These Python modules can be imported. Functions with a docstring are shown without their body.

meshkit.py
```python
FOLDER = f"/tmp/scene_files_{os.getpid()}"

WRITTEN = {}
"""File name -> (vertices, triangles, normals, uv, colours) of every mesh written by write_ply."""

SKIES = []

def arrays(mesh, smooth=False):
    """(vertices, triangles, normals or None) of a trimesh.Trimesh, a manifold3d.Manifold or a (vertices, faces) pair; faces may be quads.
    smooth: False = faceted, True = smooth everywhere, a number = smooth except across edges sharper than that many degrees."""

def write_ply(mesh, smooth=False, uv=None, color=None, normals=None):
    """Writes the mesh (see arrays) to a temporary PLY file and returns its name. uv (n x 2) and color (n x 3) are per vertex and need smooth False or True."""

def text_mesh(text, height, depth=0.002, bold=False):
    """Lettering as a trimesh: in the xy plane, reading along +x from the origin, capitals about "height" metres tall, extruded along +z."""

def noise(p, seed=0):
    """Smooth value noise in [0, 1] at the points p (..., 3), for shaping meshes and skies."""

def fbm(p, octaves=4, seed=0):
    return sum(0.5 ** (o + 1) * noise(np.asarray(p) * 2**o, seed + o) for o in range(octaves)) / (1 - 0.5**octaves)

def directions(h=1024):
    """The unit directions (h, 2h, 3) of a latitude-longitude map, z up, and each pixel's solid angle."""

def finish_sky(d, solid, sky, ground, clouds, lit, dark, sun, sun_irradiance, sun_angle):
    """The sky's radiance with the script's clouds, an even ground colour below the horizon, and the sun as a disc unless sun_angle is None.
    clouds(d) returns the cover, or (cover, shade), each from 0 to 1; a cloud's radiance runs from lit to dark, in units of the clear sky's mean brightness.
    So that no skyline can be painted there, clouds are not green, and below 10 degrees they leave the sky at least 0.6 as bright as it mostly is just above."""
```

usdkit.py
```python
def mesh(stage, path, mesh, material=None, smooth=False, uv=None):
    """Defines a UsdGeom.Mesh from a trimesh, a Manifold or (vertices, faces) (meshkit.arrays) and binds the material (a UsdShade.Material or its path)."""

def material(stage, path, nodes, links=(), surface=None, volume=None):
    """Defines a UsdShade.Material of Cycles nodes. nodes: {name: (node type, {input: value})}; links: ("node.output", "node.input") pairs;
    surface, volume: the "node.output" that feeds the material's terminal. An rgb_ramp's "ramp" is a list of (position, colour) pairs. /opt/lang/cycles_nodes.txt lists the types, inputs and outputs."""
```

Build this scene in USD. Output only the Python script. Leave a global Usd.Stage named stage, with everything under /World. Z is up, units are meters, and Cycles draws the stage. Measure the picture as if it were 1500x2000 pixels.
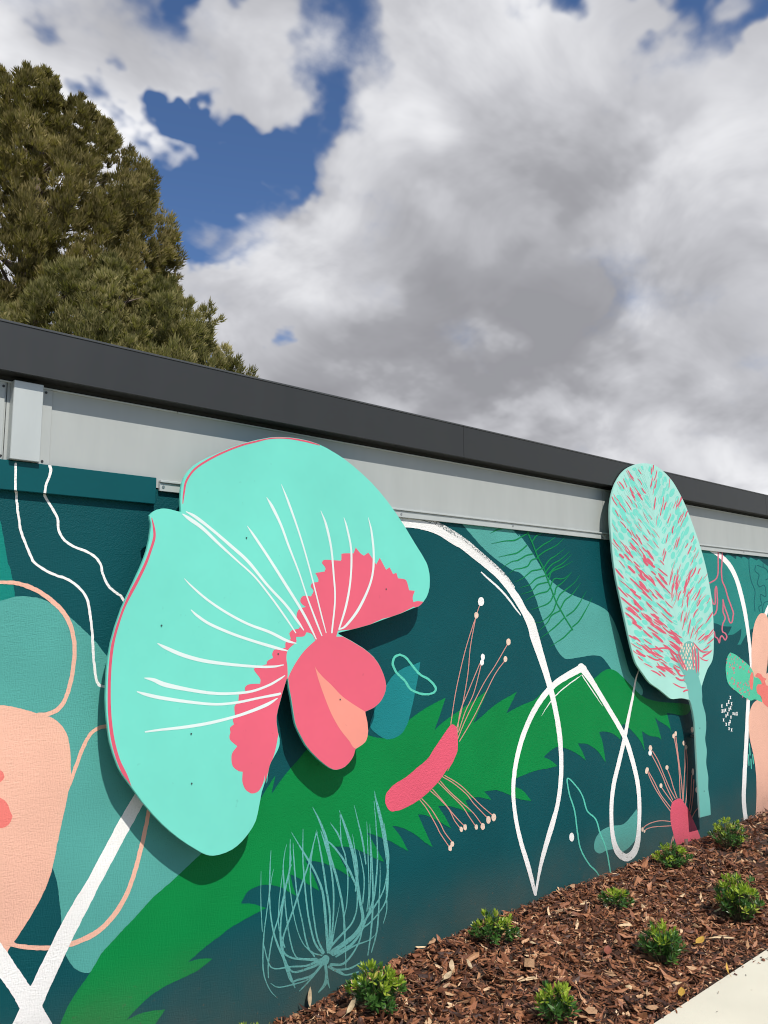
import math, random
import numpy as np, trimesh, usdkit, meshkit
from pxr import Usd, UsdGeom, UsdLux, UsdShade, Gf, Sdf, Vt
from shapely.geometry import Polygon, LineString, Point, box as sbox, MultiPolygon
from shapely.ops import unary_union
from shapely import affinity

stage = Usd.Stage.CreateInMemory()
UsdGeom.Xform.Define(stage, '/World')
UsdGeom.Scope.Define(stage, '/World/Looks')

_material = usdkit.material


def material(stage_, path, nodes, links=(), surface=None, volume=None):
    nodes = {k: (t, {'type': 'fBM', 'dimensions': '3D', **i} if t == 'noise_texture' else i) for k, (t, i) in nodes.items()}
    return _material(stage_, path, nodes, links, surface, volume)


usdkit.material = material

# ---------------------------------------------------------------- camera, sky, sun, exposure
# world: x along the painted wall, y into it (wall face at y = 0), z up; the eye stands 2.87 m off the wall
EYE_Z, DIST, FPX = 1.6, 2.8745, 1580.0
_th = math.atan2(197.0, FPX)
_d = np.array([1750.0, 197.0, FPX]); _d /= np.linalg.norm(_d)
_up = np.array([0, -math.cos(_th), math.sin(_th)])
ROT = np.stack([_d, np.cross(_up, _d), _up])          # camera (x right, y down, z ahead) -> world
cam = UsdGeom.Camera.Define(stage, '/World/camera')
_m = np.eye(4)
_m[0, :3], _m[1, :3], _m[2, :3], _m[3, :3] = ROT[:, 0], -ROT[:, 1], -ROT[:, 2], (0, -DIST, EYE_Z)
cam.AddTransformOp().Set(Gf.Matrix4d(_m.tolist()))
cam.CreateHorizontalApertureAttr(24.0); cam.CreateVerticalApertureAttr(32.0)
cam.CreateFocalLengthAttr(24.0 * FPX / 1500)
cam.CreateClippingRangeAttr(Gf.Vec2f(0.05, 5000))
cam.CreateExposureAttr(0.0)

SUN = np.array([-0.22, -1.0, 1.25]); SUN /= np.linalg.norm(SUN)
SKY_STRENGTH, SUN_INTENSITY = 0.1, 1.2
sun = UsdLux.DistantLight.Define(stage, '/World/sun')
sun.CreateIntensityAttr(SUN_INTENSITY); sun.CreateAngleAttr(0.5); sun.CreateColorAttr(Gf.Vec3f(1.0, 0.95, 0.87))
sun.CreateNormalizeAttr(True)
_z = SUN; _x = np.cross([0, 0, 1.0], _z); _x /= np.linalg.norm(_x); _y = np.cross(_z, _x)
_s = np.eye(4); _s[0, :3], _s[1, :3], _s[2, :3] = _x, _y, _z
sun.AddTransformOp().Set(Gf.Matrix4d(_s.tolist()))


def ray(px, py):
    v = np.stack([np.asarray(px, float) - 750, np.asarray(py, float) - 1000, np.full(np.shape(px), FPX)], -1)
    return v @ ROT.T


def unit(px, py):
    r = ray(px, py)
    return r / np.linalg.norm(r)


def make_sky():
    n = {
        'tc': ('texture_coordinate', {}),
        'sky': ('sky_texture', {'sky_type': 'single_scattering', 'sun_disc': False, 'sun_elevation': math.asin(SUN[2]), 'sun_rotation': math.atan2(SUN[0], SUN[1]), 'air_density': 1.0, 'aerosol_density': 0.6, 'ozone_density': 2.0}),
        'skyt': ('mix', {'mix_type': 'multiply', 'fac': 1.0, 'color2': SKY_TINT}),
        # the cloud deck: directions carried to a flat layer overhead, so that the clouds flatten towards the horizon
        'sx': ('separate_xyz', {}), 'zz': ('math', {'math_type': 'add', 'value2': 0.55}),
        'dx': ('math', {'math_type': 'divide'}), 'dy': ('math', {'math_type': 'divide'}), 'deck': ('combine_xyz', {'z': 2.7}),
        'warp': ('noise_texture', {'scale': 7.0, 'detail': 4.0, 'roughness': 0.5}),
        'wsub': ('vector_math', {'math_type': 'subtract', 'vector2': (0.5, 0.5, 0.5)}),
        'wsc': ('vector_math', {'math_type': 'scale', 'scale': 0.09}),
        'wadd': ('vector_math', {'math_type': 'add'}),
        'big': ('noise_texture', {'scale': 5.2, 'detail': 9.0, 'roughness': 0.56, 'distortion': 0.1}),
        'off': ('mapping', {'mapping_type': 'point', 'location': (4.13, 1.71, 0.9)}),
        'fine': ('noise_texture', {'scale': 6.0, 'detail': 8.0, 'roughness': 0.52, 'distortion': 0.5}),
        'mid': ('noise_texture', {'scale': 2.6, 'detail': 4.0, 'roughness': 0.5}),
        'bg': ('background_shader', {'strength': SKY_STRENGTH}),
    }
    l = [('tc.generated', 'sx.vector'), ('sx.z', 'zz.value1'), ('sx.x', 'dx.value1'), ('sx.y', 'dy.value1'), ('zz.value', 'dx.value2'), ('zz.value', 'dy.value2'), ('dx.value', 'deck.x'), ('dy.value', 'deck.y'),
         ('deck.vector', 'warp.vector'), ('warp.color', 'wsub.vector1'), ('wsub.vector', 'wsc.vector1'), ('wsc.vector', 'wadd.vector2'), ('tc.generated', 'wadd.vector1'),
         ('deck.vector', 'big.vector'), ('deck.vector', 'off.vector'), ('off.vector', 'fine.vector'), ('off.vector', 'mid.vector'), ('sky.color', 'skyt.color1')]

    def field(tag, spots):
        """Sum of soft round patches of the sky: (direction, radius in degrees, weight)."""
        last = None
        for i, (v, rad, wt) in enumerate(spots):
            a, b, c = f'{tag}d{i}', f'{tag}m{i}', f'{tag}s{i}'
            n[a] = ('vector_math', {'math_type': 'dot_product', 'vector2': tuple(v)})
            l.append(('wadd.vector', a + '.vector1'))
            n[b] = ('map_range', {'range_type': 'smoothstep', 'from_min': math.cos(math.radians(rad)), 'from_max': 1.0, 'to_min': 0.0, 'to_max': wt, 'clamp': True})
            l.append((a + '.value', b + '.value'))
            if last is None:
                last = b + '.result'
            else:
                n[c] = ('math', {'math_type': 'add'})
                l.extend([(last, c + '.value1'), (b + '.result', c + '.value2')])
                last = c + '.value'
        return last

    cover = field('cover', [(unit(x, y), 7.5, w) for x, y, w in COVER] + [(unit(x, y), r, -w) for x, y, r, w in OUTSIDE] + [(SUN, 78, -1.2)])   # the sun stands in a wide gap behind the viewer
    gry = field('grey', [(unit(x, y), 13, w) for x, y, w in SHADE])

    def math_(name, kind, a, b, c=None, clamp=False):
        ins = {'math_type': kind, 'use_clamp': clamp}
        for k, x in (('value1', a), ('value2', b), ('value3', c)):
            if isinstance(x, str):
                l.append((x, f'{name}.{k}'))
            elif x is not None:
                ins[k] = float(x)
        n[name] = ('math', ins)
        return name + '.value'

    # thickness of the cloud: billowing noise about a broad pattern of banks and gaps; it covers the blue, and is lit white or grey underneath
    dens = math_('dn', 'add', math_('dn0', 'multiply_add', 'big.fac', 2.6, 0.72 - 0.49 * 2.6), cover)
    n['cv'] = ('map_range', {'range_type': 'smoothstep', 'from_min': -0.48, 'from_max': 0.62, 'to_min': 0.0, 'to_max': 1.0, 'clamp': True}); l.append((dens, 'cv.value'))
    sh = math_('s2', 'multiply_add', 'fine.fac', 1.35, 0.47 - 0.49 * 1.35)
    sh = math_('s3', 'add', sh, math_('s3b', 'multiply_add', 'mid.fac', 0.5, -0.25))
    sh = math_('s4', 'add', sh, gry)
    n['ramp'] = ('rgb_ramp', {'ramp': CLOUD_RAMP}); l.append((math_('s5', 'multiply_add', sh, 0.74, 0.125), 'ramp.fac'))
    n['cl'] = ('mix', {'mix_type': 'multiply', 'fac': 1.0, 'color2': (CLOUD_GAIN,) * 3}); l.append(('ramp.color', 'cl.color1'))
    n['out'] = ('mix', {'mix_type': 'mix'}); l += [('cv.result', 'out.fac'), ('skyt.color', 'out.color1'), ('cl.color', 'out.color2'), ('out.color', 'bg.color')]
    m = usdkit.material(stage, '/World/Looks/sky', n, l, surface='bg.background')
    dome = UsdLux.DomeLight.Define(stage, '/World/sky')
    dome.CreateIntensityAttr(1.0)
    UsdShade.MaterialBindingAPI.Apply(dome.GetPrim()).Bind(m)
    dome.GetPrim().SetCustomDataByKey('kind', 'structure')


SKY_TINT = (0.72, 0.90, 1.15)
CLOUD_GAIN = 8.9
CLOUD_RAMP = [(0.0, (1.20, 1.20, 1.22)), (0.19, (1.02, 1.025, 1.055)), (0.5, (0.655, 0.66, 0.70)), (0.81, (0.42, 0.423, 0.455)), (1.0, (0.36, 0.36, 0.39))]
# broad pattern of the cloud: x, y on the photograph (turned into directions), weight
SHADE = [(75, -50, -0.13), (455, -50, 0.20), (835, -50, -0.16), (1215, -50, 0.27), (0, 100, -0.09), (190, 100, -0.15), (380, 100, 0.21), (1140, 100, -0.10), (75, 250, -0.14), (265, 250, 0.19),
         (455, 250, -0.12), (1215, 250, -0.17), (570, 400, -0.11), (950, 400, 0.09), (1520, 400, -0.12), (75, 550, 0.23), (265, 550, -0.13), (455, 550, -0.09), (835, 550, 0.08), (1025, 550, 0.18),
         (1215, 550, 0.12), (1405, 550, 0.18), (1595, 550, 0.12), (190, 700, -0.08), (1330, 700, 0.11), (455, 850, 0.13), (645, 850, 0.19), (835, 850, 0.17), (1405, 850, -0.17), (1595, 850, -0.08), (1120, 720, 0.06)]
COVER = [(1210, 230, 0.4), (1120, 340, 0.3), (550, 660, 0.65), (1275, 45, -0.45), (1330, -30, -0.4), (1190, 270, 0.55), (550, 720, 0.4), (490, 50, -0.4), (370, 540, -0.3), (420, 400, -0.2), (170, -20, 0.08), (270, -20, -0.51), (370, -20, -0.14), (470, -20, -0.25), (120, 68, -0.15), (320, 68, -0.13), (520, 68, -0.10), (170, 156, 0.21), (270, 156, 0.50), (370, 156, -0.23),
         (120, 244, -0.33), (220, 244, 0.27), (420, 244, 0.14), (620, 244, 0.10), (170, 332, -0.23), (270, 332, -0.49), (570, 332, -0.20), (320, 420, -0.32), (420, 420, -0.22), (520, 420, -0.21),
         (620, 420, 0.13), (170, 508, 0.10), (370, 508, -0.26), (470, 508, -0.09), (570, 508, 0.13), (120, 596, -0.08), (220, 596, -0.21), (320, 596, 0.15), (520, 596, 0.26), (170, 684, -0.24),
         (270, 684, -0.19), (470, 684, 0.09), (570, 684, -0.18), (1260, 50, -0.08), (1340, 20, -0.17), (1500, -60, 0.22), (1300, -100, -0.44)]
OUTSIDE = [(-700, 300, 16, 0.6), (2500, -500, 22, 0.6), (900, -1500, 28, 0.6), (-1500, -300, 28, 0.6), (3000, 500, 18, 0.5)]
make_sky()


# ---------------------------------------------------------------- helpers
def at(px, py, y=0.0):
    """The point of the upright plane at depth y that the photograph shows there: (x, z)."""
    r = ray(px, py)
    t = (DIST + y) / r[..., 1]
    return np.stack([r[..., 0] * t, r[..., 2] * t + EYE_Z], -1)


_used = {}


def numbered(path):
    k = _used.get(path, 0)
    _used[path] = k + 1
    return path if k == 0 else f'{path}_{k:03d}'


def tag(p, label=None, cat=None, group=None, kind=None):
    p = p.GetPrim() if hasattr(p, 'GetPrim') else p
    for k, v in (('label', label), ('category', cat), ('group', group), ('kind', kind)):
        if v:
            p.SetCustomDataByKey(k, v)
    return p


def parent_path(parent):
    if parent is None:
        return '/World'
    return str(parent.GetPath()) if hasattr(parent, 'GetPath') else parent


def obj(name, mesh, mat, parent=None, smooth=False, rnd=None):
    """One Mesh prim. rnd: a number from 0 to 1 per vertex, the same over each chip or leaf, that picks its tone."""
    path = numbered(parent_path(parent) + '/' + name)
    m = usdkit.mesh(stage, path, mesh, mat, smooth=smooth)
    if rnd is not None:
        UsdGeom.PrimvarsAPI(m).CreatePrimvar('tone', Sdf.ValueTypeNames.FloatArray, 'vertex').Set(Vt.FloatArray.FromNumpy(np.ascontiguousarray(rnd, np.float32)))
    return m.GetPrim()


def thing(name, label, cat, loc=(0, 0, 0), group=None):
    x = UsdGeom.Xform.Define(stage, numbered('/World/' + name))
    x.AddTranslateOp().Set(Gf.Vec3d(*map(float, loc)))
    return tag(x, label, cat, group)


def box(x0, x1, y0, y1, z0, z1):
    b = trimesh.creation.box([x1 - x0, y1 - y0, z1 - z0])
    b.apply_translation([(x0 + x1) / 2, (y0 + y1) / 2, (z0 + z1) / 2])
    return b


def rbox(x0, x1, y0, y1, z0, z1, r=0.003):
    """A box with chamfered edges."""
    c = []
    for sx in (0, 1):
        for sy in (0, 1):
            for sz in (0, 1):
                p = [(x0, x1)[sx], (y0, y1)[sy], (z0, z1)[sz]]
                for k, s in enumerate((sx, sy, sz)):
                    q = [p[j] + (r if (sx, sy, sz)[j] == 0 else -r) for j in range(3)]
                    q[k] = p[k]
                    c.append(q)
    return trimesh.convex.convex_hull(np.array(c))


def cat_meshes(ms):
    return trimesh.util.concatenate(ms)


def rot_to(d):
    """Rotation that takes +z to d."""
    d = np.asarray(d, float) / np.linalg.norm(d)
    a = np.array([1.0, 0, 0]) if abs(d[0]) < 0.9 else np.array([0, 1.0, 0])
    x = np.cross(a, d); x /= np.linalg.norm(x)
    m = np.eye(4); m[:3, 0], m[:3, 1], m[:3, 2] = x, np.cross(d, x), d
    return m


# ---------------------------------------------------------------- materials
def srgb(*c):
    c = np.array(c, float) / 255
    return tuple(np.where(c <= 0.04045, c / 12.92, ((c + 0.055) / 1.055) ** 2.4))


def lit(*c, k=0.75):
    """Base colour of a paint that reads as these 0-255 values in full sun."""
    return tuple(k * v for v in srgb(*c))


_mats = {}


def wall_paint(name, col, rough=0.55, dry=None, bump=True):
    """Masonry paint on rolled texture render; dirt splashed up from the bed low on the wall."""
    if name in _mats:
        return _mats[name]
    n = {
        'g': ('geometry', {}),
        'sep': ('separate_xyz', {}),
        'grain': ('noise_texture', {'scale': 190.0, 'detail': 2.5, 'roughness': 0.6}),
        'grain2': ('noise_texture', {'scale': 75.0, 'detail': 2.0, 'roughness': 0.5}),
        'gsum': ('math', {'math_type': 'multiply_add', 'value2': 0.6}),
        'bump': ('bump', {'strength': 0.9 if bump else 0.1, 'distance': 0.0032}),
        'mott': ('noise_texture', {'scale': 2.3, 'detail': 5.0, 'roughness': 0.6}),
        'mr': ('rgb_ramp', {'ramp': [(0.25, (0.88, 0.88, 0.88)), (0.75, (1.08, 1.08, 1.08))]}),
        'base': ('mix', {'mix_type': 'multiply', 'fac': 1.0, 'color1': col}),
        'pit': ('rgb_ramp', {'ramp': [(0.28, (0.80, 0.80, 0.80)), (0.42, (1, 1, 1))]}),
        'base2': ('mix', {'mix_type': 'multiply', 'fac': 0.7}),
        # dirt: height fades from the ground up, broken by noise
        'dh': ('map_range', {'range_type': 'smoothstep', 'from_min': 0.0, 'from_max': 0.42, 'to_min': 1.0, 'to_max': 0.0, 'clamp': True}),
        'dn': ('noise_texture', {'scale': 2.6, 'detail': 6.0, 'roughness': 0.65}),
        'dn2': ('rgb_ramp', {'ramp': [(0.30, (0.25,) * 3), (0.70, (1.0,) * 3)]}),
        'dm': ('math', {'math_type': 'multiply'}),
        'dm2': ('math', {'math_type': 'multiply', 'value2': 0.55}),
        'speck': ('noise_texture', {'scale': 60.0, 'detail': 2.0}),
        'spr': ('rgb_ramp', {'ramp': [(0.66, (0.0,) * 3), (0.70, (1.0,) * 3)]}),
        'spm': ('math', {'math_type': 'multiply'}),
        'spadd': ('math', {'math_type': 'multiply_add', 'value2': 0.6, 'use_clamp': True}),
        'dirt': ('mix', {'mix_type': 'mix', 'color2': (0.092, 0.080, 0.060)}),
        'p': ('principled_bsdf', {'roughness': rough, 'specular_ior_level': 0.13}),
    }
    l = [('g.position', 'grain.vector'), ('g.position', 'grain2.vector'), ('grain2.fac', 'gsum.value1'), ('grain.fac', 'gsum.value3'), ('gsum.value', 'bump.height'),
         ('g.position', 'mott.vector'), ('mott.fac', 'mr.fac'), ('mr.color', 'base.color2'), ('grain.fac', 'pit.fac'), ('base.color', 'base2.color1'), ('pit.color', 'base2.color2'),
         ('g.position', 'sep.vector'), ('sep.z', 'dh.value'), ('g.position', 'dn.vector'), ('dn.fac', 'dn2.fac'), ('dh.result', 'dm.value1'), ('dn2.color', 'dm.value2'),
         ('dm.value', 'dm2.value1'), ('g.position', 'speck.vector'), ('speck.fac', 'spr.fac'), ('spr.color', 'spm.value1'), ('dh.result', 'spm.value2'),
         ('spm.value', 'spadd.value1'), ('dm2.value', 'spadd.value3'), ('spadd.value', 'dirt.fac'),
         ('base2.color', 'dirt.color1'), ('dirt.color', 'p.base_color'), ('bump.normal', 'p.normal')]
    out = 'p.BSDF'
    if dry is not None:                                    # dry brush: paint that only caught the high grain
        n['t'] = ('transparent_bsdf', {})
        n['dn3'] = ('noise_texture', {'scale': 120.0, 'detail': 3.0, 'roughness': 0.65})
        n['dr'] = ('rgb_ramp', {'ramp': [(dry - 0.10, (0.0,) * 3), (dry + 0.10, (1.0,) * 3)]})
        n['mx'] = ('mix_closure', {})
        l += [('g.position', 'dn3.vector'), ('dn3.fac', 'dr.fac'), ('dr.color', 'mx.fac'), ('t.BSDF', 'mx.closure1'), ('p.BSDF', 'mx.closure2')]
        out = 'mx.closure'
    _mats[name] = usdkit.material(stage, '/World/Looks/' + name, n, l, surface=out)
    return _mats[name]


def sheet_paint(name, col, rough=0.42, spec=0.45):
    """Brushed enamel on smooth board: faint brush marks and clouding."""
    if name in _mats:
        return _mats[name]
    n = {
        'g': ('geometry', {}),
        'mp': ('mapping', {'scale': (30.0, 30.0, 4.0)}),
        'br': ('noise_texture', {'scale': 6.0, 'detail': 4.0, 'roughness': 0.6}),
        'bump': ('bump', {'strength': 0.12, 'distance': 0.001}),
        'mott': ('noise_texture', {'scale': 3.0, 'detail': 5.0, 'roughness': 0.6}),
        'mr': ('rgb_ramp', {'ramp': [(0.25, (0.93, 0.93, 0.93)), (0.75, (1.05, 1.05, 1.05))]}),
        'base': ('mix', {'mix_type': 'multiply', 'fac': 1.0, 'color1': col}),
        'sm': ('noise_texture', {'scale': 38.0, 'detail': 3.0}),
        'sr': ('rgb_ramp', {'ramp': [(0.70, (1.0,) * 3), (0.78, (0.86,) * 3)]}),
        'base2': ('mix', {'mix_type': 'multiply', 'fac': 1.0}),
        'p': ('principled_bsdf', {'roughness': rough, 'specular_ior_level': spec}),
    }
    l = [('g.position', 'mp.vector'), ('mp.vector', 'br.vector'), ('br.fac', 'bump.height'), ('g.position', 'mott.vector'), ('mott.fac', 'mr.fac'), ('mr.color', 'base.color2'),
         ('g.position', 'sm.vector'), ('sm.fac', 'sr.fac'), ('base.color', 'base2.color1'), ('sr.color', 'base2.color2'), ('base2.color', 'p.base_color'), ('bump.normal', 'p.normal')]
    _mats[name] = usdkit.material(stage, '/World/Looks/' + name, n, l, surface='p.BSDF')
    return _mats[name]


def metal_sheet(name, col, rough=0.45, metallic=0.0, streak=0.10):
    n = {
        'g': ('geometry', {}),
        'mp': ('mapping', {'scale': (2.6, 2.6, 0.5)}),
        'st': ('noise_texture', {'scale': 3.0, 'detail': 6.0, 'roughness': 0.65}),
        'sr': ('rgb_ramp', {'ramp': [(0.3, (1 - streak,) * 3), (0.7, (1 + streak * 0.6,) * 3)]}),
        'base': ('mix', {'mix_type': 'multiply', 'fac': 1.0, 'color1': col}),
        'mott': ('noise_texture', {'scale': 1.1, 'detail': 3.0}),
        'bump': ('bump', {'strength': 0.15, 'distance': 0.005}),
        'rr': ('map_range', {'from_min': 0.3, 'from_max': 0.7, 'to_min': rough - 0.02, 'to_max': rough + 0.03, 'clamp': True}),
        'p': ('principled_bsdf', {'metallic': metallic}),
    }
    l = [('g.position', 'mp.vector'), ('mp.vector', 'st.vector'), ('st.fac', 'sr.fac'), ('sr.color', 'base.color2'), ('base.color', 'p.base_color'),
         ('g.position', 'mott.vector'), ('mott.fac', 'bump.height'), ('bump.normal', 'p.normal'), ('st.fac', 'rr.value'), ('rr.result', 'p.roughness')]
    return usdkit.material(stage, '/World/Looks/' + name, n, l, surface='p.BSDF')


def plain(name, col, rough=0.6, metallic=0.0, noise=None, bumpd=0.0):
    n = {'p': ('principled_bsdf', {'base_color': col, 'roughness': rough, 'metallic': metallic})}
    l = []
    if noise:
        n.update({'g': ('geometry', {}), 'n': ('noise_texture', {'scale': noise, 'detail': 5.0, 'roughness': 0.65}),
                  'r': ('rgb_ramp', {'ramp': [(0.25, tuple(0.75 * c for c in col)), (0.75, tuple(1.2 * c for c in col))]})})
        l += [('g.position', 'n.vector'), ('n.fac', 'r.fac'), ('r.color', 'p.base_color')]
        if bumpd:
            n['b'] = ('bump', {'strength': 0.6, 'distance': bumpd})
            l += [('n.fac', 'b.height'), ('b.normal', 'p.normal')]
    return usdkit.material(stage, '/World/Looks/' + name, n, l, surface='p.BSDF')


def island(name, ramp, rough=0.8, streak=30.0, translucent=None, spec=0.4):
    """Colour differs from chip to chip or leaf to leaf."""
    n = {
        'g': ('geometry', {}), 'a': ('attribute', {'attribute': 'tone'}),
        'r': ('rgb_ramp', {'ramp': ramp}),
        'n': ('noise_texture', {'scale': streak, 'detail': 4.0, 'roughness': 0.65}),
        'nr': ('rgb_ramp', {'ramp': [(0.25, (0.65,) * 3), (0.75, (1.25,) * 3)]}),
        'm': ('mix', {'mix_type': 'multiply', 'fac': 1.0}),
        'p': ('principled_bsdf', {'roughness': rough, 'specular_ior_level': spec}),
    }
    l = [('a.fac', 'r.fac'), ('g.position', 'n.vector'), ('n.fac', 'nr.fac'), ('r.color', 'm.color1'), ('nr.color', 'm.color2'), ('m.color', 'p.base_color')]
    out = 'p.BSDF'
    if translucent:
        n['t'] = ('translucent_bsdf', {}); n['tm'] = ('mix', {'mix_type': 'multiply', 'fac': 1.0, 'color2': (1.1, 1.3, 0.5)})
        n['mx'] = ('mix_closure', {'fac': translucent})
        l += [('m.color', 'tm.color1'), ('tm.color', 't.color'), ('p.BSDF', 'mx.closure1'), ('t.BSDF', 'mx.closure2')]
        out = 'mx.closure'
    return usdkit.material(stage, '/World/Looks/' + name, n, l, surface=out)


TEAL = wall_paint('paint_deep_teal', (0.0022, 0.066, 0.076))
GREEN = wall_paint('paint_leaf_green', (0.0010, 0.200, 0.046))
SEAFOAM = wall_paint('paint_seafoam', lit(92, 176, 166))
MIDTEAL = wall_paint('paint_mid_teal', lit(42, 142, 134))
BRIGHTTEAL = wall_paint('paint_bright_teal', lit(18, 140, 128))
BLUETEAL = wall_paint('paint_blue_teal', lit(30, 138, 142))
PEACH = wall_paint('paint_peach', lit(254, 197, 172))
CORAL = wall_paint('paint_coral', lit(253, 135, 125))
PINK = wall_paint('paint_pink', lit(243, 100, 124))
WHITE = wall_paint('paint_white', (0.80, 0.79, 0.76))
MINTLINE = wall_paint('paint_mint_line', lit(100, 215, 190))
MINTLEAF = wall_paint('paint_mint_leaf', lit(92, 212, 172))
FERN = wall_paint('paint_fern_green', lit(18, 140, 80))
DARKLINE = wall_paint('paint_dark_line', lit(15, 100, 105))
SALMON = wall_paint('paint_salmon_line', lit(222, 120, 140))
FILAMENT = wall_paint('paint_filament', lit(228, 160, 148))
CREAM = wall_paint('paint_cream', lit(252, 222, 200))
DRYTEAL = wall_paint('paint_dry_seafoam', lit(112, 190, 185), dry=0.36)
DRYWHITE = wall_paint('paint_dry_white', (0.80, 0.79, 0.76), dry=0.47)

S_MINT = sheet_paint('board_mint', lit(122, 230, 210))
S_PINK = sheet_paint('board_pink', lit(242, 102, 126))
S_PEACH = sheet_paint('board_peach', lit(255, 160, 143))
S_WHITE = sheet_paint('board_white', lit(235, 250, 246))
S_PALE = sheet_paint('board_pale_mint', lit(178, 236, 222))
S_STEM = sheet_paint('board_stem_teal', lit(112, 192, 182))
S_ROSE = sheet_paint('board_rose', lit(232, 92, 118))
S_CREAM = sheet_paint('board_cream', lit(252, 225, 200))
BOARD = sheet_paint('board_deep_teal', (0.0015, 0.070, 0.080), rough=0.4, spec=0.2)
SILVER = metal_sheet('silver_cladding', (0.385, 0.405, 0.390), rough=0.5, metallic=0.15, streak=0.06)
SILVER_EDGE = metal_sheet('silver_trim', (0.47, 0.50, 0.485), rough=0.42, metallic=0.25, streak=0.06)
CHARCOAL = metal_sheet('charcoal_fascia', (0.022, 0.0235, 0.023), rough=0.45, streak=0.05)
SOFFIT_SHADE = plain('soffit_shade', (0.010, 0.0105, 0.010), 0.7)  # shade under the eaves put into the colour, darker than the charcoal
CAPPING = metal_sheet('charcoal_capping', (0.055, 0.058, 0.058), rough=0.35, streak=0.1)
DARKMETAL = plain('dark_fixing', (0.02, 0.02, 0.02), 0.5)
SCREW = plain('painted_screw', (0.03, 0.075, 0.07), 0.5)
STEEL = plain('steel_fixing', (0.45, 0.46, 0.46), 0.35, 0.9)
GREYBLOCK = plain('grey_render', (0.30, 0.30, 0.29), 0.85, noise=14.0, bumpd=0.003)
ROOFING = plain('grey_roof_sheet', (0.20, 0.21, 0.21), 0.5, noise=3.0)


# ---------------------------------------------------------------- drawing on flat surfaces
rng = random.Random(7)
nrg = np.random.default_rng(11)


def T(ox, oy, s, pts):
    """Points read off an enlarged piece of the photograph whose corner is (ox, oy)."""
    return [(ox + p[0] / s, oy + p[1] / s) + tuple(p[2:]) for p in pts]


def smooth_open(p, n=8):
    p = np.asarray(p, float)
    if len(p) < 3:
        return p
    q = np.vstack([2 * p[0] - p[1], p, 2 * p[-1] - p[-2]])
    out = []
    for i in range(1, len(q) - 2):
        a, b, c, d = q[i - 1], q[i], q[i + 1], q[i + 2]
        for t in np.arange(n) / n:
            out.append(0.5 * (2 * b + (c - a) * t + (2 * a - 5 * b + 4 * c - d) * t * t + (3 * b - a - 3 * c + d) * t ** 3))
    out.append(p[-1])
    return np.array(out)


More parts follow.
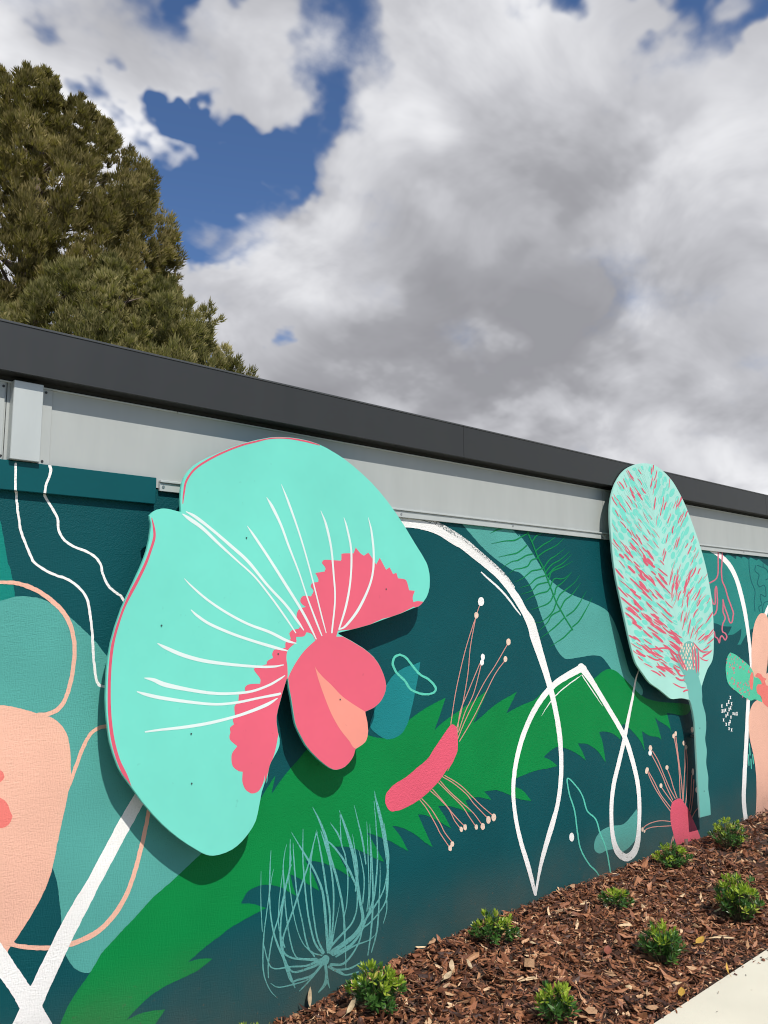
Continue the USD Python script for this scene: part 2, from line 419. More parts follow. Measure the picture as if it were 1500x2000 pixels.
def smooth_closed(p, n=6, sharp=62):
    """Closed outline through the points: curved, but corners sharper than "sharp" degrees stay corners."""
    p = np.asarray(p, float)[:, :2]
    a, b = p - np.roll(p, 1, 0), np.roll(p, -1, 0) - p
    ang = np.degrees(np.abs((np.arctan2(b[:, 1], b[:, 0]) - np.arctan2(a[:, 1], a[:, 0]) + np.pi) % (2 * np.pi) - np.pi))
    corner = np.nonzero(ang > sharp)[0]
    if len(corner) == 0:
        q = np.vstack([p, p[:1]])
        w = np.vstack([p[-1:], q, p[1:2]])
        out = []
        for i in range(1, len(w) - 2):
            A, B, C, D = w[i - 1], w[i], w[i + 1], w[i + 2]
            for t in np.arange(n) / n:
                out.append(0.5 * (2 * B + (C - A) * t + (2 * A - 5 * B + 4 * C - D) * t * t + (3 * B - A - 3 * C + D) * t ** 3))
        return np.array(out)
    out = []
    for k in range(len(corner)):
        i, j = corner[k], corner[(k + 1) % len(corner)]
        idx = np.arange(i, j + 1) if j > i else np.concatenate([np.arange(i, len(p)), np.arange(0, j + 1)])
        out.append(smooth_open(p[idx], n)[:-1])
    return np.vstack(out)


def blob(pts, smooth=True, sharp=62):
    q = smooth_closed(pts, sharp=sharp) if smooth else np.asarray(pts, float)[:, :2]
    return Polygon(q).buffer(0)


def stroke(pts, w=None, taper=(0.0, 0.0)):
    """A brush line. pts: (x, y) or (x, y, width); taper: how far the width falls off towards each end."""
    p = np.array([(*q, w)[:3] if len(q) == 2 else q for q in pts], float)
    p = smooth_open(p, 7)
    s = np.concatenate([[0], np.cumsum(np.linalg.norm(np.diff(p[:, :2], axis=0), axis=1))]); s /= max(s[-1], 1e-9)
    r = np.maximum(p[:, 2], 0.5) / 2
    if taper[0]:
        r = r * np.clip(0.18 + 0.82 * s / taper[0], 0, 1)
    if taper[1]:
        r = r * np.clip(0.18 + 0.82 * (1 - s) / taper[1], 0, 1)
    parts = []
    for a, b, ra, rb in zip(p[:-1], p[1:], r[:-1], r[1:]):
        ca, cb = Point(a[:2]).buffer(max(ra, 0.15), 6), Point(b[:2]).buffer(max(rb, 0.15), 6)
        parts.append(ca.union(cb).convex_hull)
    return unary_union(parts)


def ellipse(x, y, rx, ry, a=0.0):
    return affinity.translate(affinity.rotate(affinity.scale(Point(0, 0).buffer(1, 10), rx, ry), a, origin=(0, 0)), x, y)


def polys(g):
    return [q for q in (g.geoms if hasattr(g, 'geoms') else [g]) if q.geom_type == 'Polygon' and q.area > 1e-9]


def ring_to_plane(ring, y, rough, step=0.006):
    c = at(np.array(ring.coords)[:, 0], np.array(ring.coords)[:, 1], y)
    if rough:
        ls = LineString(c)
        k = max(8, int(ls.length / step))
        c = np.array([ls.interpolate(t, normalized=True).coords[0] for t in np.linspace(0, 1, k, endpoint=False)])
        q = np.column_stack([c * 60, np.full(len(c), 3.1)])
        q2 = np.column_stack([c * 210, np.full(len(c), 7.7)])
        dx = (meshkit.noise(q, 1) - 0.5) * 1.2 + (meshkit.noise(q2, 2) - 0.5) * 1.3
        dz = (meshkit.noise(q, 3) - 0.5) * 1.2 + (meshkit.noise(q2, 4) - 0.5) * 1.3
        c = c + rough * np.stack([dx, dz], 1)
    return c


def on_plane(g, y=0.0, rough=0.0):
    """A shape drawn over the photograph, laid on the upright plane at depth y, in that plane's own metres."""
    out = []
    for q in polys(g):
        p = Polygon(ring_to_plane(q.exterior, y, rough), [ring_to_plane(i, y, rough) for i in q.interiors])
        out.append(p.buffer(0))
    return unary_union(out)


def sheet(g, y):
    """Flat mesh of a plane shape (x, z) at depth y, facing the viewer's side."""
    vs, fs, n = [], [], 0
    for q in polys(g):
        try:
            v, f = trimesh.creation.triangulate_polygon(q, engine='earcut')
        except Exception:
            continue
        vs.append(np.column_stack([v[:, 0], np.full(len(v), y), v[:, 1]])); fs.append(np.asarray(f) + n); n += len(v)
    v, f = np.vstack(vs), np.vstack(fs)
    nrm = np.cross(v[f[:, 1]] - v[f[:, 0]], v[f[:, 2]] - v[f[:, 0]])
    flip = nrm[:, 1] > 0
    f[flip] = f[flip][:, ::-1]
    return v, f


class Surface:
    """A flat surface that is painted on, coat over coat: each coat lies a hair in front of what it covers."""

    def __init__(self, parent, y, clip=None, rough=0.0016, gap=0.00035):
        self.parent, self.y, self.clip, self.rough, self.gap, self.done = parent, y, clip, rough, gap, []

    def each(self, name, gs, mat, within=None):
        """Many separate dabs of one kind: each is a part."""
        g = unary_union(gs) if within is None else unary_union(gs).intersection(within)
        for q in polys(g):
            if q.area > 0.4:
                self.paint(name, q, mat)

    def paint(self, name, g, mat, label=None, rough=None):
        g = on_plane(g, self.y, self.rough if rough is None else rough)
        if self.clip is not None:
            g = g.intersection(self.clip)
        if g.is_empty or not polys(g):
            return None
        level = 1 + max([lv for h, lv in self.done if h.intersects(g)], default=0)
        self.done.append((g, level))
        p = obj(name, sheet(g, self.y - level * self.gap), mat, self.parent)
        return tag(p, label)


# ================================================================= THE BUILDING
building = thing('painted_building', 'low building with a teal botanical mural wall, silver cladding and charcoal roof edge', 'building')
X0, X1, WALL_TOP = -3.5, 15.0, 2.075
wall = obj('wall', box(X0, X1, 0.0, 0.22, -0.4, WALL_TOP), TEAL, building)
obj('rear_wall', cat_meshes([box(X0, X0 + 0.2, 0.221, 6.0, -0.4, 2.38), box(X1 - 0.2, X1, 0.221, 6.0, -0.4, 2.38), box(X0 + 0.201, X1 - 0.201, 5.8, 6.0, -0.4, 2.38)]), GREYBLOCK, building)
# silver sheet cladding above the wall: sheets, cover strip, foot flashing, head trim
CL_Z0, CL_Z1 = 2.078, 2.390
JOINTS = [X0, -1.2, 0.862, 0.998, 4.512, 8.1, 11.7, X1]
for a, b in zip(JOINTS[:-1], JOINTS[1:]):
    obj('cladding_panel', box(a + 0.0015, b - 0.0015, -0.004, 0.2, CL_Z0, CL_Z1), SILVER, building)
cover = obj('cover_box', rbox(0.873, 0.972, -0.042, -0.0045, 2.116, CL_Z1, 0.002), SILVER_EDGE, building)
obj('joint_strip', rbox(0.9735, 1.014, -0.012, -0.0045, 2.112, 2.384, 0.001), SILVER, building)
obj('joint_strip', rbox(0.80, 0.8545, -0.012, -0.0045, 2.112, 2.384, 0.001), SILVER, building)
for a, b in ((1.4335, 4.507), (4.511, 8.2), (8.205, 11.9), (11.905, X1)):
    fl = [rbox(a, b, -0.016, -0.0045, 2.066, 2.098, 0.001), rbox(a, b, -0.024, -0.0045, 2.0985, 2.108, 0.0015)]
    obj('foot_flashing', cat_meshes(fl), SILVER_EDGE, building)
for a, b in ((X0, 1.5), (1.5025, 5.1), (5.1025, 9.0), (9.0025, X1)):
    obj('head_trim', rbox(a, b, -0.011, -0.0045, 2.3845, 2.3905, 0.001), SILVER_EDGE, building)
# charcoal roof edge in lapped lengths
F_Y, F_Z0, F_Z1 = -0.075, 2.411, 2.576
SEAMS = [X0, -0.6, 3.113, 6.85, 10.6, X1]
for a, b in zip(SEAMS[:-1], SEAMS[1:]):
    fb = obj('roof_fascia', cat_meshes([box(a + 0.0012, b - 0.0012, F_Y, 0.0, F_Z0, F_Z1 - 0.004)]), CHARCOAL, building)
    obj('capping', rbox(a + 0.001, b - 0.001, F_Y - 0.003, 0.12, F_Z1 - 0.0035, F_Z1 + 0.004, 0.001), CAPPING, building)
    obj('drip_edge', rbox(a + 0.0012, b - 0.0012, F_Y - 0.0025, F_Y + 0.012, F_Z0 - 0.004, F_Z0 - 0.0002, 0.0008), CHARCOAL, building)
obj('roof', box(X0 - 0.02, X1 + 0.02, 0.125, 6.2, 2.45, 2.555), ROOFING, building)
obj('eaves_shade_plate', box(X0, X1, -0.006, 0.2, 2.3912, 2.4102), SOFFIT_SHADE, building)  # near-black plate standing for the shaded gap between cladding and soffit
obj('soffit', box(X0, X1, F_Y + 0.014, -0.0065, 2.4075, 2.4105), SOFFIT_SHADE, building)
obj('roof_edge_infill', box(X0, X1, 0.003, 0.2, 2.4115, 2.449), CHARCOAL, building)


def screw(x, y, z, r, mat, parent, name='screw'):
    m = trimesh.creation.cylinder(radius=r, height=0.0024, sections=12)
    m.apply_transform(trimesh.transformations.rotation_matrix(math.pi / 2, [1, 0, 0]))
    m.apply_translation([x, y - 0.0009, z])
    return obj(name, m, mat, parent)


for px, py, yy in ((7, 754, -0.012), (90, 767, -0.012), (82, 901, -0.012), (1, 890, -0.012)):
    x, z = at(px, py, yy)
    screw(x, yy, z, 0.0045, DARKMETAL, building)
for px, py in ((319, 951), (784, 1004), (1002, 1027), (1453, 1078), (1176, 1049)):
    x, z = at(px, py, -0.017)
    screw(x, -0.016, z, 0.006, STEEL, building)
for px, py in ((607, 843), (1122, 940), (1430, 996)):
    x, z = at(px, py, -0.04)
    screw(x, -0.0065, 2.400, 0.004, DARKMETAL, building)

# teal board fixed along the head of the wall at the left
BOARD_Y = -0.024
board_end = at(306, 932, BOARD_Y)[0]
board = obj('teal_board', rbox(X0, board_end, BOARD_Y, -0.0045, 2.012, 2.114, 0.002), BOARD, building)

# ================================================================= THE MURAL (coats of paint on the wall)
mural = Surface(wall, 0.0, clip=sbox(X0 + 0.01, -0.35, X1 - 0.01, WALL_TOP - 0.004))
A, B, C, D_, E_, F_, G_, H_ = (0, 600), (500, 700), (1000, 850), (0, 1050), (500, 1050), (1000, 1250), (0, 1500), (450, 1500)
c3 = lambda o, p: T(o[0], o[1], 3.0, p)

# --- big plain shapes
mural.paint('painted_shape', blob(c3(A, [(-300, 1150), (-5, 1225), (12, 1300), (30, 1400), (46, 1500)]) + c3(D_, [(60, 180), (85, 320), (80, 360), (40, 400), (-300, 420)])), BRIGHTTEAL)
mural.paint('painted_petal', blob(c3(D_, [(-400, 470), (-100, 395), (0, 370), (100, 346), (200, 350), (290, 380), (400, 460), (480, 530), (560, 610), (620, 690), (700, 790), (850, 1000), (1000, 1250), (1150, 1500)])
            + c3(G_, [(1300, 300), (1250, 430), (1170, 510), (1020, 650), (900, 755), (800, 865), (700, 970), (600, 1080), (560, 1150), (530, 1195), (500, 1200), (455, 1188), (420, 1155), (392, 1110), (380, 1080), (340, 1000), (357, 915), (355, 850), (345, 750), (330, 660), (305, 580), (200, 300), (-300, 300)])), SEAFOAM,
            'large seafoam petal shape behind the peach flower')
mural.paint('painted_petal', blob(c3(C, [(-430, 60), (0, 550), (40, 580), (100, 660), (150, 740), (200, 820), (260, 880), (340, 930), (440, 970), (530, 1010), (580, 1060), (620, 1150), (650, 1250), (690, 1390), (740, 1450), (765, 1490), (765, 1520), (740, 1528), (690, 1515), (640, 1480), (600, 1400), (560, 1340), (525, 1300), (480, 1290), (400, 1300), (330, 1311), (298, 1300), (265, 1260), (240, 1210), (200, 1130), (165, 1040), (140, 960), (100, 870), (50, 810), (0, 790), (-90, 730), (-170, 660), (-250, 570), (-310, 500), (-420, 380), (-500, 200)])), SEAFOAM,
            'seafoam drip shape running down from the cladding')
# --- the long green frond (upper edge, then the saw-toothed lower edge back)
frond_top = c3(G_, [(330, 1560), (400, 1390), (470, 1280), (530, 1195), (600, 1080), (700, 970), (800, 865), (900, 755), (1020, 650), (1170, 510), (1300, 400), (1430, 280)]) + \
    [(500, 1572), (521, 1540), (537.6, 1514), (530, 1551), (544, 1530), (557, 1513), (568, 1500), (583, 1483), (602, 1462), (650, 1430), (700, 1425), (724, 1438)] + \
    c3(E_, [(780, 1180), (860, 1110), (900, 1065), (1000, 995), (1110, 938), (1080, 1030), (1045, 1130), (1090, 1085), (1180, 1020), (1280, 950), (1357, 893), (1320, 980), (1273, 1088), (1330, 1040), (1400, 980), (1480, 930)]) + \
    c3(F_, [(-20, 332), (28, 302), (0, 360), (-35, 430), (20, 400), (60, 380), (130, 350), (175, 308), (195, 300), (260, 260), (330, 215), (410, 190), (470, 235), (500, 210), (530, 185), (570, 170), (620, 190), (700, 270), (765, 330), (850, 360), (1000, 372), (1060, 385)])
e1 = lambda p: T(740, 1440, 4.6875, p)
e2 = lambda p: T(1180, 1370, 7.5, p)
frond_low = e2([(1220, 180), (1120, 205), (1030, 185), (915, 165), (935, 240), (985, 460), (960, 400), (900, 345), (800, 285), (740, 235), (790, 380), (838, 560), (780, 520), (660, 500), (550, 435), (575, 600), (592, 730), (540, 600), (460, 490), (360, 385), (300, 340), (265, 335), (235, 560), (170, 500), (90, 458), (0, 440)]) + \
    c3(F_, [(520, 537), (510, 542), (530, 600), (548, 717), (500, 650), (440, 610), (385, 606), (410, 650), (432, 706), (370, 660), (280, 625), (230, 645), (185, 685), (225, 705), (267, 738), (200, 755)]) + \
    e1([(1500, 290), (1390, 320), (1255, 375), (1245, 450), (1320, 490), (1395, 582), (1300, 570), (1200, 530), (1100, 490), (1040, 485), (960, 497), (1000, 535), (1030, 575), (950, 555), (880, 550), (790, 580), (850, 690), (800, 680), (720, 650), (640, 630), (540, 630), (600, 720), (660, 835), (600, 800), (520, 755), (430, 715), (355, 705), (420, 850), (492, 1005), (420, 960), (330, 890), (220, 830), (120, 810), (190, 900), (270, 1045), (200, 1005), (90, 945)]) + \
    c3(H_, [(800, 378), (850, 460), (900, 550), (860, 535), (760, 485), (690, 462), (608, 460), (650, 540), (705, 640), (640, 600), (540, 555), (437, 540), (480, 620), (520, 720), (470, 690), (400, 645), (350, 622), (365, 690), (385, 748), (350, 730), (300, 700), (220, 684), (160, 692), (100, 725), (60, 795), (130, 797), (208, 820), (100, 878), (0, 935)]) + \
    c3(G_, [(1300, 975), (1200, 1050), (1130, 1110), (1100, 1137), (1170, 1117), (1245, 1117), (1150, 1190), (1000, 1262), (900, 1320), (820, 1390), (740, 1475), (850, 1430), (968, 1413), (930, 1470), (860, 1560)])
mural.paint('painted_frond', blob(frond_top + frond_low, sharp=48), GREEN, 'long saw-toothed green frond across the wall')
mural.paint('painted_shape', blob(c3(E_, [(962, 728), (920, 745), (870, 762), (800, 810), (755, 880), (715, 960), (680, 1050), (668, 1110), (720, 1160), (780, 1182), (850, 1150), (890, 1080), (915, 980), (942, 850)])), BLUETEAL)
mural.paint('painted_shape', blob(c3(F_, [(730, 990), (700, 1030), (650, 1080), (580, 1090), (520, 1120), (487, 1170), (482, 1225), (510, 1250), (560, 1232), (610, 1225), (650, 1240), (700, 1200), (740, 1140), (745, 1060)])), SEAFOAM)

# --- right-hand group
k4 = lambda p: T(1350, 1050, 6.667, p)
k5 = lambda p: T(1370, 1250, 8.0, p)
mural.paint('painted_leaf', blob(k4([(-200, 120), (100, 150), (400, 205), (430, 260), (470, 205), (580, 280), (590, 232), (660, 275), (672, 235), (752, 290), (770, 255), (850, 298), (880, 280), (1000, 370), (1300, 520), (1300, 1150), (900, 1170), (790, 1190), (760, 1212), (700, 1290), (645, 1392), (600, 1396), (640, 1310), (655, 1182), (600, 1225), (545, 1262), (470, 1270), (500, 1220), (528, 1158), (400, 1150), (290, 1112), (-100, 1060)]), sharp=40), MIDTEAL,
            'mid teal leaf with ragged edge at the right end')
for s in ([(750, 250), (755, 400), (780, 560), (830, 700), (820, 830), (830, 960)], [(840, 360), (830, 430), (880, 480), (875, 530), (860, 590), (890, 640), (950, 620), (970, 700), (965, 770), (905, 740), (900, 800), (920, 870), (880, 900), (890, 960)], [(1000, 830), (950, 850), (930, 920), (925, 980)], [(860, 360), (930, 385), (935, 340)], [(940, 385), (990, 430), (1010, 520), (970, 550)]):
    mural.paint('painted_line', stroke(k4(s), 1.5), DARKLINE)
mural.paint('painted_arch', unary_union([stroke(k4([(255, 160, 7), (330, 205, 8), (420, 275, 9), (510, 380, 9), (590, 545, 8), (645, 730, 8), (695, 950, 7.5), (735, 1200, 6.5), (765, 1450, 6), (785, 1700, 5.5)])),
            stroke(F_ and c3(F_, [(1385, 330, 7), (1375, 550, 7.5), (1363, 780, 8), (1358, 940, 8), (1372, 1075, 8)])), stroke(k4([(1010, 890, 5), (985, 950, 6), (960, 1030, 6)]))]), WHITE, 'white arch at the right end')
mural.paint('painted_line', unary_union([stroke(k4(s), 2.6) for s in ([(350, 150), (350, 300), (350, 420), (340, 500), (310, 550), (230, 592), (150, 610)],
            [(405, 150), (400, 300), (392, 430), (402, 560), (440, 650), (480, 790), (545, 970), (540, 1040), (530, 1100), (500, 1100), (470, 1000), (430, 890), (412, 810), (415, 860), (412, 960), (440, 1050), (408, 1130), (405, 1220), (440, 1245), (462, 1290), (440, 1332), (400, 1280), (375, 1310), (365, 1368), (340, 1310), (310, 1290), (300, 1225)],
            [(200, 1040), (290, 1010), (325, 960), (340, 850), (335, 720), (325, 635), (310, 690), (312, 850), (285, 860), (260, 790)])]), SALMON, 'pink wandering outlines beside the leaf cutout')
mural.paint('painted_flower', blob(k4([(785, 1620), (782, 1500), (795, 1280), (830, 1100), (885, 1000), (930, 985), (970, 1000), (1000, 1080), (1010, 1300), (1000, 1500), (990, 1650), (975, 1775), (1060, 1720), (1300, 1600), (1400, 2400), (1100, 2300), (850, 1900), (790, 1760)])), PEACH, 'peach flower at the right end')
mural.paint('painted_flower', blob(c3(F_, [(1560, 300), (1500, 380), (1470, 350), (1440, 350), (1410, 375), (1390, 430), (1386, 500), (1393, 580), (1415, 680), (1428, 780), (1432, 900), (1428, 1000), (1424, 1100), (1900, 1250), (1900, 300)])), PEACH)
mural.paint('painted_leaf', blob(k5([(445, 195), (410, 245), (385, 340), (376, 440), (385, 560), (410, 670), (460, 735), (540, 800), (620, 865), (700, 912), (770, 945), (830, 925), (890, 950), (945, 972), (930, 900), (880, 800), (870, 700), (940, 690), (930, 640), (880, 590), (830, 580), (805, 500), (760, 420), (690, 350), (600, 282), (520, 222)])), MINTLEAF, 'mint leaf speckled with pink')
mural.paint('painted_blotch', blob(k5([(785, 490), (760, 555), (748, 640), (752, 720), (772, 785), (795, 760), (806, 640), (808, 540)])), CORAL)
mural.paint('painted_blotch', blob(k5([(835, 560), (870, 512), (920, 530), (960, 580), (1015, 605), (985, 635), (1010, 710), (1200, 720), (1200, 1200), (1040, 1055), (960, 980), (925, 880), (870, 830), (855, 740), (880, 690), (940, 690), (925, 640), (880, 590)])), CORAL)
_r = random.Random(3)
dots = []
while len(dots) < 70:
    x, y = _r.uniform(380, 760), _r.uniform(200, 920)
    if Polygon([(445, 200), (385, 340), (380, 560), (420, 690), (620, 865), (740, 925), (760, 430), (600, 285)]).buffer(8).contains(Point(x, y)) and not (520 < x < 740 and 430 < y < 640 and _r.random() < 0.8):
        dots.append(stroke(k5([(x, y), (x + _r.uniform(-14, 6), y + _r.uniform(12, 30))]), 1.4))
tag(mural.paint('painted_specks', unary_union(dots), SALMON), kind='stuff')
xs = [(452, 898, 28), (425, 968, 34), (395, 1008, 28), (470, 995, 30), (318, 1032, 30), (325, 1110, 34), (352, 1108, 28), (376, 1095, 26), (432, 1085, 32), (455, 1060, 30), (410, 1155, 30), (384, 1185, 26), (495, 1148, 22), (522, 1155, 24), (555, 1152, 32), (460, 1205, 26), (345, 1250, 28), (448, 1275, 30), (388, 1318, 28), (428, 1310, 32), (432, 1385, 26), (470, 1405, 28)]
mural.paint('painted_cross_marks', unary_union([stroke(k5([(x - 8, y - h * 0.8), (x + 8, y + h * 0.8)]), 1.1).union(stroke(k5([(x + 8, y - h * 0.8), (x - 8, y + h * 0.8)]), 1.1)) for x, y, h in xs]), WHITE, 'cluster of small white x marks', rough=0.0004)
mural.paint('painted_dashes', unary_union([stroke(k5(s), 1.8) for s in ([(748, 1620), (760, 1800)], [(735, 1790), (742, 1960)], [(800, 1790), (812, 1935)], [(772, 1860), (780, 2010)])]), MINTLINE)

# --- peach flower at the left end, its spots and stem lines
mural.paint('painted_flower', blob(c3(D_, [(-500, 960), (-100, 965), (0, 980), (100, 997), (200, 1025), (290, 1050), (350, 1090), (395, 1160), (412, 1260), (415, 1390)]) + c3(G_, [(413, 60), (400, 140), (375, 260), (340, 420), (310, 570), (280, 670), (230, 780), (160, 900), (95, 1000), (45, 1070), (0, 1140), (-500, 1200)])), PEACH, 'large peach flower at the left end')
mural.paint('painted_blotch', blob(c3(G_, [(-160, 190), (-60, 160), (0, 172), (40, 205), (60, 250), (70, 290), (45, 335), (0, 352), (-80, 340), (-160, 300)])), CORAL)
mural.paint('painted_blotch', ellipse(-12, 1516, 20, 15), CORAL)
mural.paint('painted_line', stroke(c3(D_, [(-200, 255, 6), (0, 262, 6.5), (100, 268, 8), (200, 302, 9), (300, 368, 9), (380, 450, 9), (422, 550, 8.5), (436, 650, 8), (428, 760, 8), (404, 880, 8), (375, 960, 8), (335, 1008, 9), (270, 1035, 8), (210, 1036, 5)])), PEACH, 'peach loop above the left flower')
mural.paint('painted_line', stroke(c3(D_, [(760, 1085, 7), (630, 1105, 7), (580, 1115, 7), (530, 1150, 7), (490, 1220, 7.5), (455, 1310, 7), (422, 1400, 7), (398, 1470, 6), (375, 1540, 4)])), PEACH)
mural.paint('painted_line', stroke(c3(G_, [(880, 160, 7), (868, 265, 7.5), (848, 370, 8), (820, 490, 8.5), (785, 620, 8.5), (735, 750, 9), (660, 870, 9.5), (560, 965, 10), (440, 1022, 10), (330, 1050, 9), (220, 1053, 9), (120, 1045, 9), (40, 1025, 9)])), PEACH)
mural.paint('painted_line', stroke(c3(D_, [(672, 1290), (682, 1350), (700, 1405), (725, 1412)]), 4), SEAFOAM)
mural.paint('painted_stalks', Polygon(c3(G_, [(880, 0), (780, 165), (690, 320), (610, 470), (520, 640), (440, 770), (360, 910), (300, 1030), (240, 1150), (177, 1280), (90, 1150), (0, 1020), (-200, 750), (-200, 950), (0, 1230), (60, 1310), (115, 1410), (60, 1520), (-20, 1680), (140, 1680), (165, 1560), (200, 1500), (230, 1560), (300, 1680), (400, 1680), (310, 1510), (245, 1393), (290, 1290), (340, 1180), (390, 1075), (430, 985), (510, 830), (580, 690), (660, 540), (740, 390), (830, 225), (960, 0)])), WHITE, 'crossing white stalks at lower left')
# --- white wandering lines at top left: on the wall, and on the teal board above
mural.paint('painted_line', stroke(c3(A, [(91, 1040), (95, 1100), (105, 1200), (120, 1300), (150, 1390), (185, 1470)]) + c3(D_, [(195, 140), (250, 183), (320, 217), (400, 247), (462, 292), (505, 350), (523, 420), (538, 540), (546, 680), (556, 790), (570, 850), (592, 868), (660, 880)]), 5.2), WHITE)
mural.paint('painted_line', stroke(c3(A, [(262, 1050), (262, 1105), (300, 1170), (335, 1230), (343, 1300), (372, 1360)]) + c3(D_, [(430, 50), (500, 78), (560, 115), (590, 160), (605, 220), (640, 290), (690, 330), (715, 350), (760, 440)]), 5.0), WHITE)
on_board = Surface(board, BOARD_Y, clip=sbox(0, 2.013, board_end, 2.113), rough=0.0006)
on_board.paint('painted_line', stroke(c3(A, [(92, 918), (92, 960), (90, 1020), (91, 1090)]), 5.2), WHITE)
on_board.paint('painted_line', stroke(c3(A, [(290, 925, 6), (297, 955, 6), (288, 995, 5), (270, 1040, 5), (261, 1100, 5)])), WHITE)

# --- great white arch and loops in the middle
mural.paint('painted_arch', blob(c3(B, [(780, 915), (850, 933), (950, 945), (1050, 976), (1150, 1034)]) + [(900, 1053), (923, 1070), (947, 1091), (970, 1111), (993, 1134), (1006, 1152), (1017, 1168), (1028, 1189)] + c3(C, [(125, 1075), (150, 1150), (180, 1260), (205, 1350), (240, 1480)]) + c3(F_, [(270, 420), (290, 540), (299, 680), (297, 820), (280, 950), (250, 1080), (210, 1210), (170, 1350), (143, 1490), (128, 1490), (140, 1430), (165, 1280), (210, 1110), (250, 980), (270, 850), (275, 720), (268, 600), (245, 440), (215, 310), (165, 150), (110, 0)]) + [(1030.7, 1226), (1021, 1203), (1012, 1187), (1000, 1168), (986, 1148), (968, 1127), (947, 1109), (923, 1090), (900, 1072)] + c3(B, [(1150, 1088), (1060, 1032), (960, 1000), (870, 990), (780, 985)]), sharp=75), WHITE, 'great white arch sweeping down from behind the flower cutout')
mural.paint('painted_line', stroke([(780, 1005, 4), (830, 1013, 7), (870, 1032, 8), (905, 1054, 8), (945, 1087, 7), (980, 1118, 6), (1003, 1147, 4)]), DRYWHITE)
mural.paint('painted_loop', stroke(c3(F_, [(136, 1490, 6), (95, 1330, 8.5), (50, 1180, 8), (20, 1040, 7.5), (6, 900, 7.5), (14, 770, 8), (40, 640, 9), (75, 530, 9.5), (125, 420, 10), (190, 320, 11), (260, 250, 12), (330, 205, 13), (400, 168, 14), (414, 166, 14)])).union(
    stroke(c3(F_, [(404, 158, 14), (440, 205, 12), (490, 280, 9.5), (560, 395, 9), (620, 495, 9), (668, 590, 9), (708, 720, 8.5), (735, 840, 8), (745, 960, 7.5), (743, 1080, 7.5), (735, 1180, 10), (712, 1245, 13), (670, 1275, 15), (625, 1248, 13), (598, 1190, 9.5), (583, 1090, 7.5), (582, 960, 7.5), (596, 840, 8), (622, 730, 8), (655, 590, 7.5), (680, 460, 6), (705, 340, 4.5), (722, 240, 3), (740, 180, 2)]))), WHITE, 'white pointed loop in the middle of the wall')
mural.paint('painted_line', unary_union([stroke(c3(F_, [(170, 447), (205, 390), (250, 330), (320, 268), (405, 207)]), 2.0, (0.3, 0.1)), stroke(c3(F_, [(408, 205), (450, 268), (495, 335), (530, 388)]), 1.8, (0, 0.4))]), WHITE)
mural.paint('painted_line', stroke(T(900, 1000, 4.286, [(170, 502, 2), (215, 545, 3.4), (280, 602, 3.8), (345, 664, 3.8), (405, 735, 3.6), (455, 803, 3), (500, 862, 2)])), WHITE)
mural.paint('painted_dot', ellipse(1116.5, 1635, 4.8, 8.6), WHITE)

# --- mint outlines
mural.paint('painted_line', stroke(c3(E_, [(840, 685), (875, 702), (920, 757), (960, 802), (1005, 827), (1035, 855), (1053, 888), (1035, 910), (1000, 918), (955, 912), (905, 888), (870, 838), (822, 790), (800, 740), (812, 700), (842, 685)]), 4.4), MINTLINE, 'mint butterfly-shaped outline')
mural.paint('painted_line', stroke(c3(F_, [(522, 1400), (490, 1352), (450, 1312), (402, 1225), (382, 1120), (366, 1000), (335, 900), (325, 810), (380, 862), (415, 920), (440, 1000), (490, 1050), (515, 1130), (550, 1220), (577, 1360)]), 2.6), MINTLINE, 'thin mint leaf outline near the ground')

# --- fern of thin green strokes
k3 = lambda p: T(900, 1000, 4.286, p)
fern = [stroke(k3([(550, 130), (570, 200), (600, 265), (640, 370), (695, 480), (730, 580), (765, 670), (800, 760), (840, 830), (880, 900), (935, 985)]), 2.4)]
for b in ([(345, 140), (300, 150), (245, 178)], [(560, 178), (500, 210), (450, 236), (360, 244), (252, 265)], [(550, 280), (510, 315), (460, 345), (380, 362), (312, 378)], [(600, 350), (545, 365), (480, 402), (420, 418), (340, 468)], [(640, 385), (590, 405), (560, 450), (510, 470), (450, 480), (395, 520)], [(690, 470), (640, 485), (590, 495), (530, 545), (450, 588)], [(715, 530), (660, 545), (620, 565), (570, 610), (490, 635)], [(735, 585), (690, 595), (640, 610), (590, 660), (495, 690)], [(745, 635), (720, 665), (660, 680), (600, 705), (535, 745)], [(775, 690), (750, 745), (710, 775), (640, 800), (580, 820)], [(795, 765), (770, 830), (720, 885), (660, 925), (610, 920)], [(830, 825), (760, 865), (720, 930), (640, 1005)], [(865, 885), (800, 950), (740, 1000), (655, 1065)], [(930, 980), (860, 1050), (800, 1090), (740, 1132)],
          [(595, 250), (630, 200), (680, 180)], [(625, 325), (680, 280), (740, 245), (800, 200)], [(640, 375), (700, 330), (760, 300), (810, 270), (870, 210)], [(690, 470), (740, 400), (800, 360), (870, 305)], [(705, 505), (760, 440), (830, 400), (915, 325)], [(725, 530), (780, 470), (850, 430), (930, 352)], [(735, 570), (760, 500), (850, 460), (938, 410)], [(750, 620), (780, 560), (840, 560), (880, 545), (930, 500)], [(785, 690), (800, 630), (850, 590), (915, 520)], [(800, 750), (830, 690), (890, 640), (950, 590), (995, 525)], [(830, 815), (870, 740), (930, 690), (1005, 590)], [(885, 870), (950, 820), (1000, 750), (1050, 660)], [(935, 960), (990, 910), (1050, 810), (1100, 715)]):
    fern.append(stroke(k3(b), 2.5, (0.0, 0.55)))
mural.paint('painted_fern', unary_union(fern), FERN, 'fine green fern drawn over the seafoam drip', rough=0.0008)

